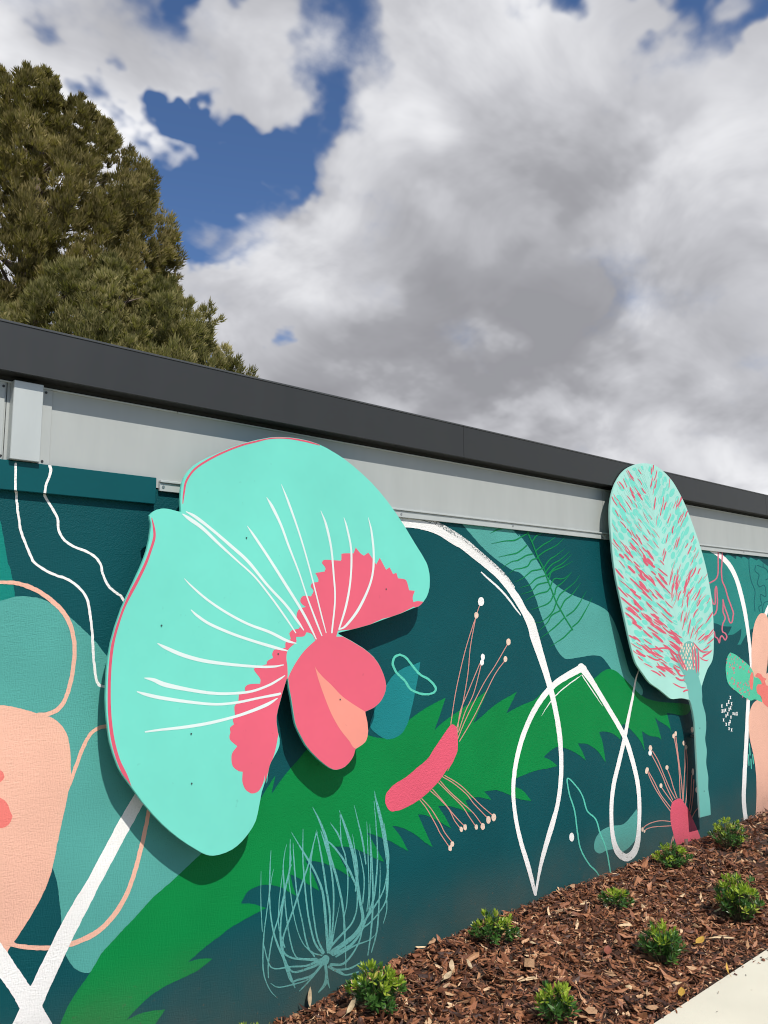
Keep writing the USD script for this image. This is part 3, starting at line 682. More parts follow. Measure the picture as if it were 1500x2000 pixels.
# --- pink pods with filaments and dots
lines = [[(1140, 1095), (1170, 900), (1220, 680), (1265, 530), (1288, 465)], [(1175, 1115), (1205, 1000), (1240, 800), (1255, 640), (1287, 465)], [(1178, 1150), (1195, 1020), (1235, 920), (1310, 738)], [(1185, 1140), (1225, 1020), (1275, 910), (1318, 745)], [(1178, 1185), (1230, 1060), (1330, 860), (1400, 750), (1475, 620)], [(1190, 1195), (1270, 1060), (1340, 920), (1400, 800), (1456, 722)], [(1292, 445), (1310, 395)]]
low = [[(372, 570), (440, 660), (520, 800), (560, 880), (640, 1000)], [(390, 560), (480, 660), (560, 790), (600, 870), (665, 955)], [(470, 490), (560, 570), (640, 660), (690, 760), (745, 835)], [(490, 475), (590, 590), (660, 680), (730, 760), (785, 815)], [(545, 415), (640, 510), (760, 630), (820, 720), (885, 815)], [(560, 400), (640, 490), (760, 600), (860, 690), (942, 800)], [(580, 360), (680, 420), (800, 520), (870, 610), (1000, 745)], [(600, 348), (740, 435), (850, 540), (930, 620), (1045, 720)]]
mural.paint('painted_filaments', unary_union([stroke(c3(E_, s), 1.6) for s in lines] + [stroke(e1(s), 1.8) for s in low]), FILAMENT, 'fine peach filaments of the middle pink pod', rough=0.0004)
mural.paint('painted_pod', blob(c3(E_, [(1140, 1098), (1160, 1096), (1175, 1120), (1182, 1190), (1178, 1250), (1155, 1310), (1120, 1370)]) + c3(H_, [(1280, -10), (1240, 50), (1200, 100), (1120, 175), (1030, 230), (960, 253), (925, 243), (905, 195), (915, 145), (960, 95), (1030, 52), (1090, 0)]) + c3(E_, [(1000, 1300), (1040, 1240), (1090, 1165)])), PINK, 'pink pod in the middle of the green frond')
mural.each('painted_anther', [ellipse(*T(500, 1050, 3, [(x, y)])[0], rx / 3, ry / 3) for x, y, rx, ry in ((1290, 455, 13, 19), (1478, 611, 13, 20), (1460, 712, 11, 18))] + [ellipse(*e1([(x, y)])[0], rx / 4.7, ry / 4.7) for x, y, rx, ry in ((650, 1015, 18, 27), (670, 977, 17, 25), (752, 842, 16, 25), (788, 823, 17, 28), (890, 822, 15, 25), (949, 816, 20, 32), (1001, 755, 21, 34), (1050, 733, 21, 35))], CREAM)
mural.each('painted_anther', [ellipse(*T(500, 1050, 3, [(x, y)])[0], rx / 3, ry / 3) for x, y, rx, ry in ((1317, 375, 18, 27), (1328, 700, 12, 20), (1323, 732, 12, 17))], WHITE)
k6 = lambda p: T(1240, 1410, 8.0, p)
lines = [[(205, 800), (260, 930), (340, 1080), (450, 1250), (560, 1400)], [(215, 780), (300, 930), (400, 1130), (490, 1250), (560, 1340)], [(262, 515), (340, 660), (430, 850), (500, 1030), (590, 1220)], [(275, 455), (360, 600), (450, 820), (540, 1030), (630, 1195)], [(510, 750), (560, 880), (600, 1020), (660, 1190)], [(420, 1030), (490, 1130), (585, 1260)], [(615, 245), (660, 500), (690, 750), (700, 1000), (710, 1195)], [(640, 235), (680, 560), (715, 830), (735, 1020), (750, 1240)], [(780, 410), (785, 620), (770, 900), (755, 1230)], [(800, 430), (820, 620), (815, 880), (805, 1150), (790, 1290)], [(890, 830), (880, 1000), (870, 1200), (845, 1370)], [(920, 900), (910, 1100), (895, 1250), (870, 1420)], [(1000, 1330), (940, 1400), (890, 1500)], [(570, 1560), (470, 1545), (380, 1545), (260, 1575), (170, 1620), (130, 1660)], [(580, 1620), (450, 1630), (300, 1640), (190, 1670), (150, 1710)], [(600, 1780), (570, 1880), (555, 2010)], [(612, 1800), (590, 1900), (590, 2010)]]
mural.paint('painted_filaments', unary_union([stroke(k6(s), 1.7) for s in lines]), FILAMENT, 'fine peach filaments of the right pink pod', rough=0.0003)
mural.paint('painted_pod', blob(T(1300, 1500, 12.5, [(240, 775), (310, 745), (385, 762), (450, 850), (520, 950), (590, 1070), (635, 1190), (700, 1330), (760, 1470), (820, 1620), (870, 1770), (960, 2050), (320, 2050), (270, 1890), (215, 1710), (175, 1560), (138, 1400), (115, 1200), (122, 1020), (155, 850)])), PINK, 'pink pod rising from the bark at the right')
mural.each('painted_anther', [ellipse(*k6([(x, y)])[0], rx / 8, ry / 8) for x, y, rx, ry in ((242, 410, 27, 48), (192, 745, 25, 35), (180, 775, 22, 40), (500, 713, 24, 38), (406, 995, 22, 38), (605, 220, 20, 38), (637, 183, 20, 38), (765, 330, 22, 38), (797, 395, 22, 38), (118, 1680, 18, 34), (148, 1710, 14, 25), (905, 780, 18, 55), (965, 1060, 22, 45), (895, 120, 22, 45))], CREAM)
mural.paint('painted_anther', ellipse(*k6([(237, 485)])[0], 28 / 8, 42 / 8), WHITE, rough=0.0003)

# --- seed head of dry-brushed strokes low on the wall
k7 = lambda p: T(490, 1560, 5.0, p)
seed = [[(720, 1560, 12), (640, 1590, 9), (540, 1630, 6), (380, 1640, 5), (230, 1660, 4), (170, 1600, 3.5), (125, 1430, 3)], [(700, 1590, 9), (600, 1640, 8), (450, 1690, 7), (380, 1670, 6), (320, 1560, 7), (250, 1400, 6), (200, 1200, 4.5), (180, 950, 4), (185, 700, 3.5), (195, 500, 1.5)],
        [(700, 1610, 8), (600, 1720, 7), (450, 1770, 6), (390, 1770, 8), (320, 1560, 8), (290, 1400, 6), (290, 1200, 5), (330, 900, 5), (375, 700, 5), (382, 540, 4), (382, 390, 1.5)], [(690, 1620, 6), (600, 1740, 5), (500, 1850, 4), (470, 1880, 2)],
        [(700, 1600, 5), (560, 1760, 4), (380, 1820, 4), (260, 1840, 3.5), (190, 1800, 2)], [(720, 1600, 10), (735, 1700, 9), (725, 1800, 10), (660, 1890, 4)], [(735, 1690, 7), (750, 1790, 6), (770, 1850, 2)],
        [(700, 1580, 10), (560, 1570, 7), (430, 1560, 6), (350, 1530, 6), (310, 1480, 7), (310, 1380, 6), (330, 1300, 5), (420, 1060, 5), (500, 820, 5), (560, 640, 4), (620, 400, 3), (650, 320, 1.5)],
        [(640, 1560, 5), (500, 1560, 4), (430, 1530, 4), (380, 1370, 4), (340, 1100, 4), (320, 800, 4), (315, 650, 3), (330, 520, 2), (350, 440, 1)], [(690, 1530, 5), (600, 1500, 4), (500, 1400, 3), (430, 1200, 3), (390, 950, 3), (370, 760, 2.5), (400, 540, 1)],
        [(620, 1540, 5), (550, 1430, 5), (500, 1200, 4), (450, 950, 4), (420, 620, 4), (410, 430, 1.5)], [(700, 1510, 7), (620, 1400, 6), (560, 1150, 5), (525, 850, 4.5), (505, 560, 4), (508, 290, 1.5)], [(710, 1500, 7), (640, 1330, 5), (590, 950, 4), (580, 680, 4), (600, 500, 3), (640, 300, 1)],
        [(750, 1500, 7), (730, 1200, 8), (700, 920, 7), (640, 750, 6), (560, 600, 6), (480, 470, 4), (390, 320, 1.5)], [(760, 1480, 7), (770, 1150, 6), (730, 850, 6), (690, 580, 5), (660, 420, 4), (640, 330, 2)],
        [(770, 1470, 6), (800, 1200, 5), (805, 900, 5), (770, 620, 6), (720, 430, 5), (680, 310, 2)], [(780, 1450, 5), (870, 1000, 0.8)], [(910, 1430, 4), (915, 1280, 5), (890, 1020, 6), (830, 750, 7), (770, 560, 8), (730, 380, 9), (670, 220, 6), (600, 80, 1.5)],
        [(925, 1660, 3), (920, 1450, 4), (905, 1200, 3), (935, 1020, 3), (945, 780, 4), (920, 560, 4), (880, 420, 4), (870, 150, 2)], [(880, 420, 4), (840, 330, 5), (770, 230, 1.5)], [(1030, 860, 6), (960, 700, 7), (880, 560, 6), (790, 450, 5), (740, 410, 3)],
        [(780, 1500, 12), (900, 1420, 14), (1020, 1320, 12), (1090, 1180, 10), (1060, 980, 9), (1030, 760, 9), (1000, 560, 10), (950, 370, 9), (900, 220, 6), (860, 110, 1.5)], [(770, 1450, 7), (880, 1330, 6), (980, 1220, 5), (1030, 1080, 4), (1040, 860, 4)],
        [(800, 1520, 10), (960, 1440, 9), (1060, 1320, 7), (1120, 1180, 6), (1190, 1000, 6), (1220, 800, 5), (1235, 550, 4), (1220, 250, 3), (1200, 20, 1.5)], [(1090, 1020, 4), (1105, 800, 4), (1080, 620, 3), (1050, 500, 1)],
        [(1080, 1230, 6), (1200, 1060, 5), (1290, 900, 4), (1330, 720, 4), (1340, 560, 6), (1320, 400, 5), (1300, 240, 1.5)], [(1070, 1280, 5), (1200, 1170, 4), (1310, 1010, 4), (1335, 820, 5), (1330, 620, 7), (1290, 320, 10), (1250, 130, 9), (1215, -10, 4), (1205, -80, 1)],
        [(1130, 1100, 3), (1150, 900, 3), (1140, 500, 3), (1130, 220, 1)], [(1150, 1080, 3), (1165, 800, 3), (1165, 480, 3), (1160, 240, 1)], [(1140, 1530, 3), (1170, 1300, 5), (1190, 1000, 5), (1180, 620, 5), (1165, 380, 2)], [(1175, 1500, 3), (1230, 1280, 5), (1250, 1000, 4), (1260, 760, 2.5), (1258, 620, 1)],
        [(1290, 1220, 2), (1325, 1080, 3), (1320, 900, 3), (1330, 700, 2)], [(1120, 640, 4), (1090, 420, 5), (1040, 200, 3), (1005, 60, 1)], [(1020, 900, 5), (1040, 700, 5), (1010, 480, 3), (990, 340, 1)],
        [(780, 1620, 9), (900, 1610, 7), (1000, 1500, 5), (1070, 1350, 4), (1080, 1200, 5)], [(760, 1640, 9), (860, 1690, 10), (930, 1720, 5), (1050, 1690, 4)], [(800, 1670, 6), (950, 1660, 6), (1070, 1600, 3)], [(830, 1540, 6), (1000, 1440, 5), (1150, 1380, 3), (1220, 1320, 1)],
        [(170, 1750, 3), (170, 1600, 4), (210, 1350, 4), (270, 1150, 4), (330, 900, 4), (380, 680, 3), (400, 640, 1)], [(260, 1950, 1.5), (180, 1860, 3), (120, 1680, 4), (120, 1400, 4), (140, 1200, 3), (175, 950, 3), (200, 780, 2), (220, 680, 1)], [(110, 1300, 2.5), (95, 1000, 2.5), (98, 700, 1)], [(430, 1850, 3), (380, 1720, 7), (330, 1580, 8)],
        [(330, 1450, 4), (270, 1250, 3), (275, 1000, 3), (310, 700, 2)], [(730, 1560, 22), (720, 1590, 22)]]
mural.paint('painted_seed_head', unary_union([stroke([(*q[:2], q[2] * 0.64) for q in k7(s)]) for s in seed]), DRYTEAL, 'pale teal seed head of fine brushed strokes', rough=0.0008)

# ================================================================= CUTOUT FLOWER standing off the wall
FLOWER_S, LEAF_S, THICK = 0.110, 0.096, 0.012


def cutout(parent, name, g, s, mat):
    """A sheet of board cut to the outline, its front face s in front of the wall, with a fine chamfer."""
    g = on_plane(g, -s).simplify(0.0008)
    big = max(polys(g), key=lambda q: q.area)
    core, ch = big, 0.0015
    m = trimesh.creation.extrude_polygon(core, THICK - ch, engine='earcut')
    m.apply_transform(trimesh.transformations.rotation_matrix(math.pi / 2, [1, 0, 0]))
    m.apply_translation([0, -s + THICK, 0])
    face = trimesh.creation.extrude_polygon(max(polys(core.buffer(-0.0012)), key=lambda q: q.area), ch, engine='earcut')
    face.apply_transform(trimesh.transformations.rotation_matrix(math.pi / 2, [1, 0, 0]))
    face.apply_translation([0, -s + ch, 0])
    return obj(name, cat_meshes([m, face]), mat, parent), big


petal_outline = c3(A, [(1060, 1200), (1057, 1150), (1058, 1100), (1065, 1040), (1085, 990), (1130, 935), (1200, 890), (1300, 845), (1400, 805)]) + c3(B, [(0, 478), (100, 461), (200, 463), (300, 480), (380, 507), (450, 545), (520, 590), (600, 655), (680, 730), (750, 810), (810, 890), (870, 980), (930, 1080), (980, 1160), (1005, 1210), (1018, 1270), (1018, 1340), (1000, 1400), (960, 1450)]) + c3(E_, [(920, 415), (850, 445), (750, 480), (670, 510), (600, 530), (485, 558), (484, 564), (560, 605), (640, 655), (700, 710), (740, 780), (762, 850), (760, 900), (735, 955), (695, 995), (641, 1021), (655, 1090), (657, 1150), (640, 1200), (590, 1237)]) + \
    T(520, 1380, 6.25, [(1090, 522), (1070, 600), (1020, 680), (950, 745), (860, 775), (790, 760), (700, 700), (600, 610), (500, 500), (430, 380), (360, 230), (330, 80)]) + c3(E_, [(205, 940), (193, 880), (187, 828), (181, 828), (165, 880), (140, 970), (122, 1050), (128, 1130), (140, 1180), (135, 1230), (110, 1280), (80, 1340), (65, 1440)]) + c3(H_, [(215, 50), (185, 140), (170, 220), (150, 310), (110, 380), (60, 440), (0, 485)]) + \
    c3(G_, [(1270, 513), (1210, 510), (1150, 480), (1050, 415), (950, 330), (850, 220), (770, 110), (700, 10)]) + c3(D_, [(650, 1220), (630, 1100), (620, 980), (622, 860), (630, 740), (650, 620), (680, 510), (720, 400), (775, 280), (830, 160), (865, 60)]) + c3(A, [(885, 1290), (878, 1240), (876, 1222), (900, 1198), (940, 1181), (990, 1182)])
flower = thing('flower_cutout', 'huge mint and pink flower cutout standing off the mural wall', 'flower sculpture')
fpanel, fpoly = cutout(flower, 'panel', blob(petal_outline, sharp=50), FLOWER_S, S_MINT)
fs = Surface(flower, -FLOWER_S, clip=fpoly.buffer(-0.0016), rough=0.0, gap=0.0003)
k8 = lambda p: T(340, 930, 3.571, p)
k9 = lambda p: T(260, 1120, 3.75, p)
# pink throat: upper fan, chain of scallops, lower fan, and the hanging lip
fan_edge = c3(E_, [(950, 372), (922, 378), (918, 350), (930, 312), (897, 308), (885, 262), (872, 245), (832, 238), (822, 206), (803, 214), (783, 174), (762, 188), (725, 118), (704, 158), (684, 125), (658, 88), (632, 106), (612, 92), (584, 58), (572, 92), (520, 92), (500, 96), (500, 128)])
fan_edge2 = k8([(1160, 590), (1100, 585), (1045, 585), (1030, 605), (1055, 640), (1050, 665), (985, 675), (1005, 715), (1005, 738), (965, 745), (953, 770), (972, 800), (955, 838), (900, 836), (880, 865), (890, 890), (918, 912), (875, 925), (856, 960), (860, 1010), (880, 1045), (868, 1065)])
fan_edge3 = k9([(1215, 405), (1165, 415), (1143, 440), (1155, 480), (1118, 505), (1115, 545), (1030, 560), (1018, 590), (1025, 618), (985, 640), (978, 665), (890, 690), (888, 712), (930, 770), (930, 808), (850, 812), (820, 835), (822, 870), (775, 885), (768, 940), (742, 975), (745, 1040), (730, 1070), (738, 1105), (710, 1130), (712, 1165), (705, 1195), (715, 1225)])
fan_edge4 = c3(D_, [(1390, 1222), (1358, 1270), (1362, 1335), (1395, 1366), (1422, 1372), (1420, 1430), (1440, 1478), (1475, 1499)]) + c3(H_, [(80, 92), (105, 138), (130, 149), (165, 135), (190, 92), (203, 40)]) + c3(E_, [(50, 1470), (72, 1370), (108, 1265), (128, 1170), (135, 1120)])
lip = c3(E_, [(128, 1040), (145, 960), (168, 880), (184, 826)]) + c3(E_, [(184, 760), (178, 700), (190, 655), (235, 612), (232, 590)]) + k9([(1190, 520), (1195, 465), (1250, 460), (1270, 430), (1310, 445), (1335, 490), (1260, 560), (1200, 640), (1150, 730), (1130, 790)]) + c3(E_, [(182, 900), (200, 1000), (300, 1400), (520, 1500), (700, 1200), (800, 850), (640, 600), (470, 580), (480, 545), (700, 520), (950, 430), (1000, 380)])
pink_zone = blob(fan_edge + fan_edge2 + fan_edge3 + fan_edge4 + lip, sharp=58)
fs.paint('painted_throat', pink_zone, S_PINK, 'pink scalloped throat and hanging lip')
fs.paint('painted_edge', blob(c3(E_, [(660, 513), (700, 494), (740, 476), (800, 462), (860, 438), (925, 405), (960, 430), (900, 500), (700, 580)]), smooth=False), S_MINT)
fs.paint('painted_lip_tongue', blob(c3(E_, [(335, 718), (350, 765), (390, 815), (440, 862), (500, 925), (560, 970), (641, 1021), (700, 1060), (700, 1250), (585, 1238), (545, 1190), (490, 1120), (440, 1030), (400, 930), (365, 830)])), S_PEACH, 'peach tongue on the pink lip')
veins = [k8([(60, 265, 2), (110, 300, 7), (200, 365, 6.5), (320, 480, 5), (440, 590, 3.5), (560, 700, 3.5), (680, 850, 3.5), (780, 990, 3.5), (848, 1092, 2)]), k8([(85, 248, 2), (150, 285, 6), (260, 370, 5.5), (400, 490, 6), (520, 600, 6), (650, 760, 5), (780, 900, 5), (860, 1010, 5), (903, 1073, 2)]), k8([(510, 348, 1), (560, 420, 4.5), (660, 570, 5), (780, 760, 5.5), (880, 920, 5), (940, 1030, 4.5), (990, 1135, 2)]), k8([(645, 148, 1), (685, 215, 5.5), (745, 340, 4.5), (800, 490, 4), (870, 670, 3), (930, 850, 2.8), (990, 1010, 3.5), (1030, 1112, 2)]), k8([(748, 58, 1), (800, 190, 4), (870, 390, 3.2), (930, 590, 3), (985, 800, 2.6), (1030, 980, 2.6), (1060, 1092, 1.5)]),
         k8([(1023, 242, 1), (1060, 340, 4.2), (1095, 500, 4), (1112, 680, 3.4), (1122, 860, 3.2), (1100, 1090, 3.2)]), k8([(1184, 290, 1), (1205, 360, 3.5), (1235, 520, 3.8), (1230, 720, 3.6), (1200, 900, 4.2), (1150, 1068, 3)]), k8([(1354, 290, 1), (1378, 400, 3.8), (1392, 580, 4), (1370, 740, 4), (1290, 920, 5.2), (1200, 1040, 4.4), (1150, 1070, 2)]),
         k9([(375, 38, 1), (430, 95, 3.5), (540, 190, 4.5), (680, 285, 4.8), (840, 370, 5), (1000, 430, 5.5), (1120, 490, 5.5), (1192, 512, 2)]), k9([(425, 268, 2), (470, 310, 5), (560, 370, 5.5), (720, 440, 5.4), (880, 495, 5.4), (1030, 540, 5.8), (1128, 566, 2.5)]), k9([(180, 513, 2), (240, 545, 6.5), (370, 600, 7.5), (520, 640, 7), (700, 665, 6), (900, 682, 5), (1020, 683, 4.4), (1100, 670, 2)]), k9([(85, 766, 2), (150, 780, 7), (235, 815, 9), (400, 850, 7), (560, 875, 6), (700, 880, 5.4), (860, 865, 4.8), (990, 820, 4.6), (1070, 775, 4), (1110, 748, 1.6)]), k9([(30, 866, 2), (90, 885, 6), (200, 910, 7), (400, 940, 6), (600, 958, 5), (760, 945, 5), (920, 912, 4.4), (1060, 885, 5), (1078, 876, 2)]), k9([(90, 1160, 3), (200, 1145, 4.5), (380, 1125, 6), (560, 1095, 6), (740, 1050, 5.4), (860, 1010, 6), (980, 960, 6.4), (1055, 915, 2)])]
for v in veins:
    fs.paint('painted_vein', stroke(v), S_WHITE)
fs.paint('painted_rim', stroke(c3(A, [(889, 1235, 1.5), (901, 1290, 4), (904, 1350, 5)]) + c3(D_, [(880, 80, 5), (850, 160, 5.5), (800, 262, 6), (732, 390, 6.5), (692, 500, 6), (661, 620, 6), (645, 760, 5.6), (640, 900, 6), (643, 1040, 6.5), (660, 1180, 7), (692, 1300, 7), (735, 1395, 8), (770, 1465, 2)])), S_ROSE, 'rose line along the left rim')
fs.paint('painted_rim', stroke(c3(A, [(1071, 1150, 1.5), (1078, 1085, 3.6), (1092, 1018, 4), (1140, 950, 4), (1220, 895, 4), (1320, 845, 4), (1420, 807, 4)]) + c3(B, [(0, 487, 3.6), (80, 468, 3.4), (180, 467, 3.2), (280, 483, 3.4), (330, 495, 3.6), (372, 508, 1.5)])), S_ROSE, 'rose line along the top rim')
for px, py in ((315, 1221.5), (374, 1530), (481, 1050.5), (754, 1150.5), (543, 1277), (664, 1366), (373, 1433)):
    x, z = at(px, py, -FLOWER_S)
    screw(x, -FLOWER_S - 0.0012, z, 0.0030, SCREW, flower)


def standoffs(parent, spots, s):
    for x, z in spots:
        m = trimesh.creation.cylinder(radius=0.014, height=s - THICK + 0.004, sections=14)
        m.apply_transform(trimesh.transformations.rotation_matrix(math.pi / 2, [1, 0, 0]))
        m.apply_translation([x, -(s - THICK) / 2, z])
        obj('standoff', m, STEEL, parent)


standoffs(flower, [tuple(at(px, py, -FLOWER_S)) for px, py in ((330, 1221), (380, 1500), (481, 1050), (740, 1120), (660, 1340), (640, 930))], FLOWER_S)

# ================================================================= CUTOUT LEAF on its stalk, patterned with brush strokes
kb = lambda p: T(1180, 890, 3.921, p)
leaf_out = kb([(300, 58), (380, 70), (450, 115), (520, 190), (580, 290), (632, 400), (684, 540), (732, 680), (772, 820), (802, 960), (826, 1110), (837, 1260), (841, 1400), (832, 1555), (790, 1640), (762, 1720), (749, 1772), (752, 1850)]) + \
    c3(F_, [(1119, 300), (1115, 360), (1135, 440), (1138, 520), (1132, 580), (1142, 650), (1138, 720), (1150, 800), (1150, 870), (1160, 940), (1165, 1025), (1103, 1041), (1095, 920), (1088, 780), (1080, 640), (1072, 500), (1060, 420), (1043, 357)]) + \
    kb([(640, 1868), (590, 1858), (520, 1865), (480, 1840), (420, 1790), (350, 1740), (290, 1660), (240, 1580), (200, 1440), (165, 1280), (130, 1120), (95, 960), (70, 800), (55, 640), (45, 480), (48, 370), (65, 280), (95, 200), (150, 120), (220, 75)])
leaf = thing('leaf_cutout', 'tall pale mint leaf cutout with pink brush strokes on a long stalk', 'leaf sculpture')
lpanel, lpoly = cutout(leaf, 'panel', blob(leaf_out, sharp=60), LEAF_S, S_PALE)
ls = Surface(leaf, -LEAF_S, clip=lpoly.buffer(-0.0016), rough=0.0, gap=0.0003)
ls.paint('painted_stalk', blob(kb([(622, 1690), (640, 1800), (652, 1880)]) + c3(F_, [(1040, 340), (1060, 420), (1072, 500), (1080, 640), (1088, 780), (1095, 920), (1100, 1060), (1180, 1060), (1180, 600), (1150, 330), (1112, 262)]) + kb([(745, 1770), (720, 1680), (710, 1640), (660, 1640)]), sharp=80), S_STEM, 'teal stalk')
_r = random.Random(21)
bladeP = Polygon(kb([(300, 75), (370, 85), (440, 128), (510, 200), (570, 300), (620, 410), (672, 550), (720, 690), (758, 820), (790, 960), (813, 1110), (822, 1260), (824, 1400), (812, 1500), (760, 1560), (740, 1640), (700, 1700), (640, 1720), (600, 1780), (530, 1740), (430, 1690), (330, 1620), (260, 1560), (215, 1430), (180, 1280), (145, 1120), (110, 960), (85, 800), (70, 640), (60, 480), (63, 370), (80, 290), (110, 210), (160, 135), (225, 92)]))


def axis_x(y):
    return np.interp(y, [80, 400, 800, 1150, 1450, 1700], [300, 372, 455, 530, 610, 660])


def flow(x, y):
    """Angle of the brush strokes (degrees from the x axis of the picture, y down)."""
    u = x - axis_x(y)
    if u < -15:
        return np.interp(y, [100, 500, 900, 1300, 1700], [62, 55, 46, 38, 32]) + _r.uniform(-7, 7)
    if u < 130:
        return np.interp(y, [100, 600, 1000, 1500], [100, 104, 104, 100]) + _r.uniform(-6, 6)
    return np.interp(y, [100, 500, 900, 1300, 1500], [102, 112, 118, 128, 150]) + _r.uniform(-9, 9)


cells = []
for j, y in enumerate(np.arange(95, 1660, 47)):
    for x in np.arange(40, 860, 60):
        xx, yy = x + (30 if j % 2 else 0) + _r.uniform(-13, 13), y + _r.uniform(-11, 11)
        p = kb([(xx, yy)])[0]
        if bladeP.contains(Point(p)) and _r.random() < 0.93 and abs(xx - axis_x(yy)) > 14 and not (590 < xx < 740 and 1380 < yy):
            a = flow(xx, yy)
            cells.append(ellipse(*p, _r.uniform(24, 38) / 3.92, _r.uniform(13, 20) / 3.92, a))
ls.each('painted_dab', cells, S_MINT, bladeP)
pale, pink = [], []
for k in range(720):
    y = 85 + 1600 * _r.random() ** 0.9
    x = _r.uniform(45, 840)
    p = kb([(x, y)])[0]
    if not bladeP.contains(Point(p)) or abs(x - axis_x(y)) < 10 or (585 < x < 745 and y > 1400):
        continue
    a, L = math.radians(flow(x, y)), _r.uniform(42, 105) * (1.0 + 0.25 * (y > 900))
    bend = _r.uniform(-5, 5)
    dx, dy = math.cos(a) * L / 2, math.sin(a) * L / 2
    w = _r.choice((1.1, 1.4, 1.8, 2.2, 2.8)) * (1.6 if (y > 750 and x < axis_x(y)) else 0.9)
    s = kb([(x - dx, y - dy), (x + bend * math.sin(a), y - bend * math.cos(a)), (x + dx, y + dy)])
    (pale if k % 5 < 2 else pink).append(stroke(s, w, (0.22, 0.15)))
rib = stroke([(*q, 2.2) for q in kb([(axis_x(y), y) for y in range(90, 1440, 150)])])
ribs = [rib]
for y in range(150, 1560, 52):
    for sgn in (-1, 1):
        x0 = axis_x(y)
        a = math.radians(flow(x0 + 160 * sgn, y))
        L = 330 if sgn < 0 else 260
        s = -1 if sgn < 0 else 1
        ex, ey = (x0 - math.cos(a) * L, y - math.sin(a) * L) if sgn < 0 else (x0 - math.cos(a) * L, y - math.sin(a) * L)
        if sgn > 0:
            ex, ey = x0 + abs(math.cos(a)) * L, y - abs(math.sin(a)) * L
        ribs.append(stroke(kb([(x0, y), ((x0 + ex) / 2 + 6, (y + ey) / 2 + 14), (ex, ey)]), 1.5, (0, 0.5)))
ls.paint('painted_ribs', unary_union(ribs + pale).intersection(bladeP), S_PALE, 'pale ribs and strokes')
ls.each('painted_stroke', pink, S_ROSE, bladeP.buffer(4))
kc = lambda p: T(1240, 1240, 9.375, p)
ls.paint('painted_cup', blob(kc([(880, 180), (960, 120), (1020, 118), (1080, 170), (1150, 260), (1175, 400), (1172, 640), (1160, 760), (960, 900), (880, 830), (900, 740), (800, 560), (790, 400), (830, 260)])), S_STEM, 'teal cup at the base of the leaf')
seeds = []
for j, y in enumerate(range(180, 650, 62)):
    for x in range(830, 1150, 52):
        xx, yy = x + (24 if j % 2 else 0) + _r.uniform(-8, 8), y + _r.uniform(-12, 12)
        if 800 + max(0, (yy - 330) * 0.35) < xx < 1120:
            seeds.append(ellipse(*kc([(xx, yy)])[0], _r.uniform(10, 16) / 9.4, _r.uniform(20, 34) / 9.4))
ls.each('painted_seed', seeds, S_CREAM)
cup = [[(790, 300), (830, 420), (900, 560), (950, 660)], [(740, 330), (790, 440), (860, 560), (900, 640)], [(1090, 200), (1110, 400), (1120, 560), (1125, 700)], [(1155, 260), (1165, 480), (1160, 690)], [(1050, 200), (1060, 420), (1075, 640)], [(640, 300), (720, 420), (800, 520)], [(700, 560), (760, 640), (830, 740), (920, 745)], [(740, 770), (830, 825), (920, 825)], [(690, 880), (780, 930), (860, 965), (940, 965)], [(880, 1045), (930, 1015), (980, 1010)], [(1060, 130), (1150, 240), (1240, 310), (1360, 305)], [(1180, 400), (1240, 450), (1310, 470), (1350, 450)], [(250, 250), (380, 255), (520, 240), (670, 262)], [(210, 370), (300, 420), (400, 460), (500, 440)], [(500, 500), (580, 590), (690, 630)], [(430, 660), (500, 710), (560, 770)], [(400, 500), (470, 600), (570, 665)]]
ls.each('painted_stroke', [stroke(kc(s), _r.choice((2.2, 2.6, 3.2)), (0.2, 0.2)) for s in cup], S_ROSE)
for px, py in ((1366.5, 1422), (1240, 1180), (1375, 1545)):
    x, z = at(px, py, -LEAF_S)
    screw(x, -LEAF_S - 0.0008, z, 0.0030, SCREW, leaf)
standoffs(leaf, [tuple(at(px, py, -LEAF_S)) for px, py in ((1260, 1080), (1330, 1200), (1320, 1320), (1376, 1440))], LEAF_S)

def concrete():
    c = (0.64, 0.60, 0.49)
    n = {'g': ('geometry', {}), 'n': ('noise_texture', {'scale': 3.0, 'detail': 6.0, 'roughness': 0.6}), 'r': ('rgb_ramp', {'ramp': [(0.3, tuple(0.95 * k for k in c)), (0.7, tuple(1.04 * k for k in c))]}),
         'n2': ('noise_texture', {'scale': 420.0, 'detail': 2.0}), 'r2': ('rgb_ramp', {'ramp': [(0.3, (0.90,) * 3), (0.55, (1.0,) * 3)]}), 'm': ('mix', {'mix_type': 'multiply', 'fac': 1.0}),
         'n3': ('noise_texture', {'scale': 26.0, 'detail': 3.0, 'roughness': 0.7}), 'r3': ('rgb_ramp', {'ramp': [(0.70, (1.0,) * 3), (0.76, (0.72, 0.68, 0.6))]}), 'm2': ('mix', {'mix_type': 'multiply', 'fac': 1.0}),
         'b': ('bump', {'strength': 0.4, 'distance': 0.0012}), 'p': ('principled_bsdf', {'roughness': 0.85, 'specular_ior_level': 0.25})}
    l = [('g.position', 'n.vector'), ('n.fac', 'r.fac'), ('g.position', 'n2.vector'), ('n2.fac', 'r2.fac'), ('r.color', 'm.color1'), ('r2.color', 'm.color2'), ('g.position', 'n3.vector'), ('n3.fac', 'r3.fac'),
         ('m.color', 'm2.color1'), ('r3.color', 'm2.color2'), ('m2.color', 'p.base_color'), ('n2.fac', 'b.height'), ('b.normal', 'p.normal')]
    return usdkit.material(stage, '/World/Looks/pale_concrete', n, l, surface='p.BSDF')


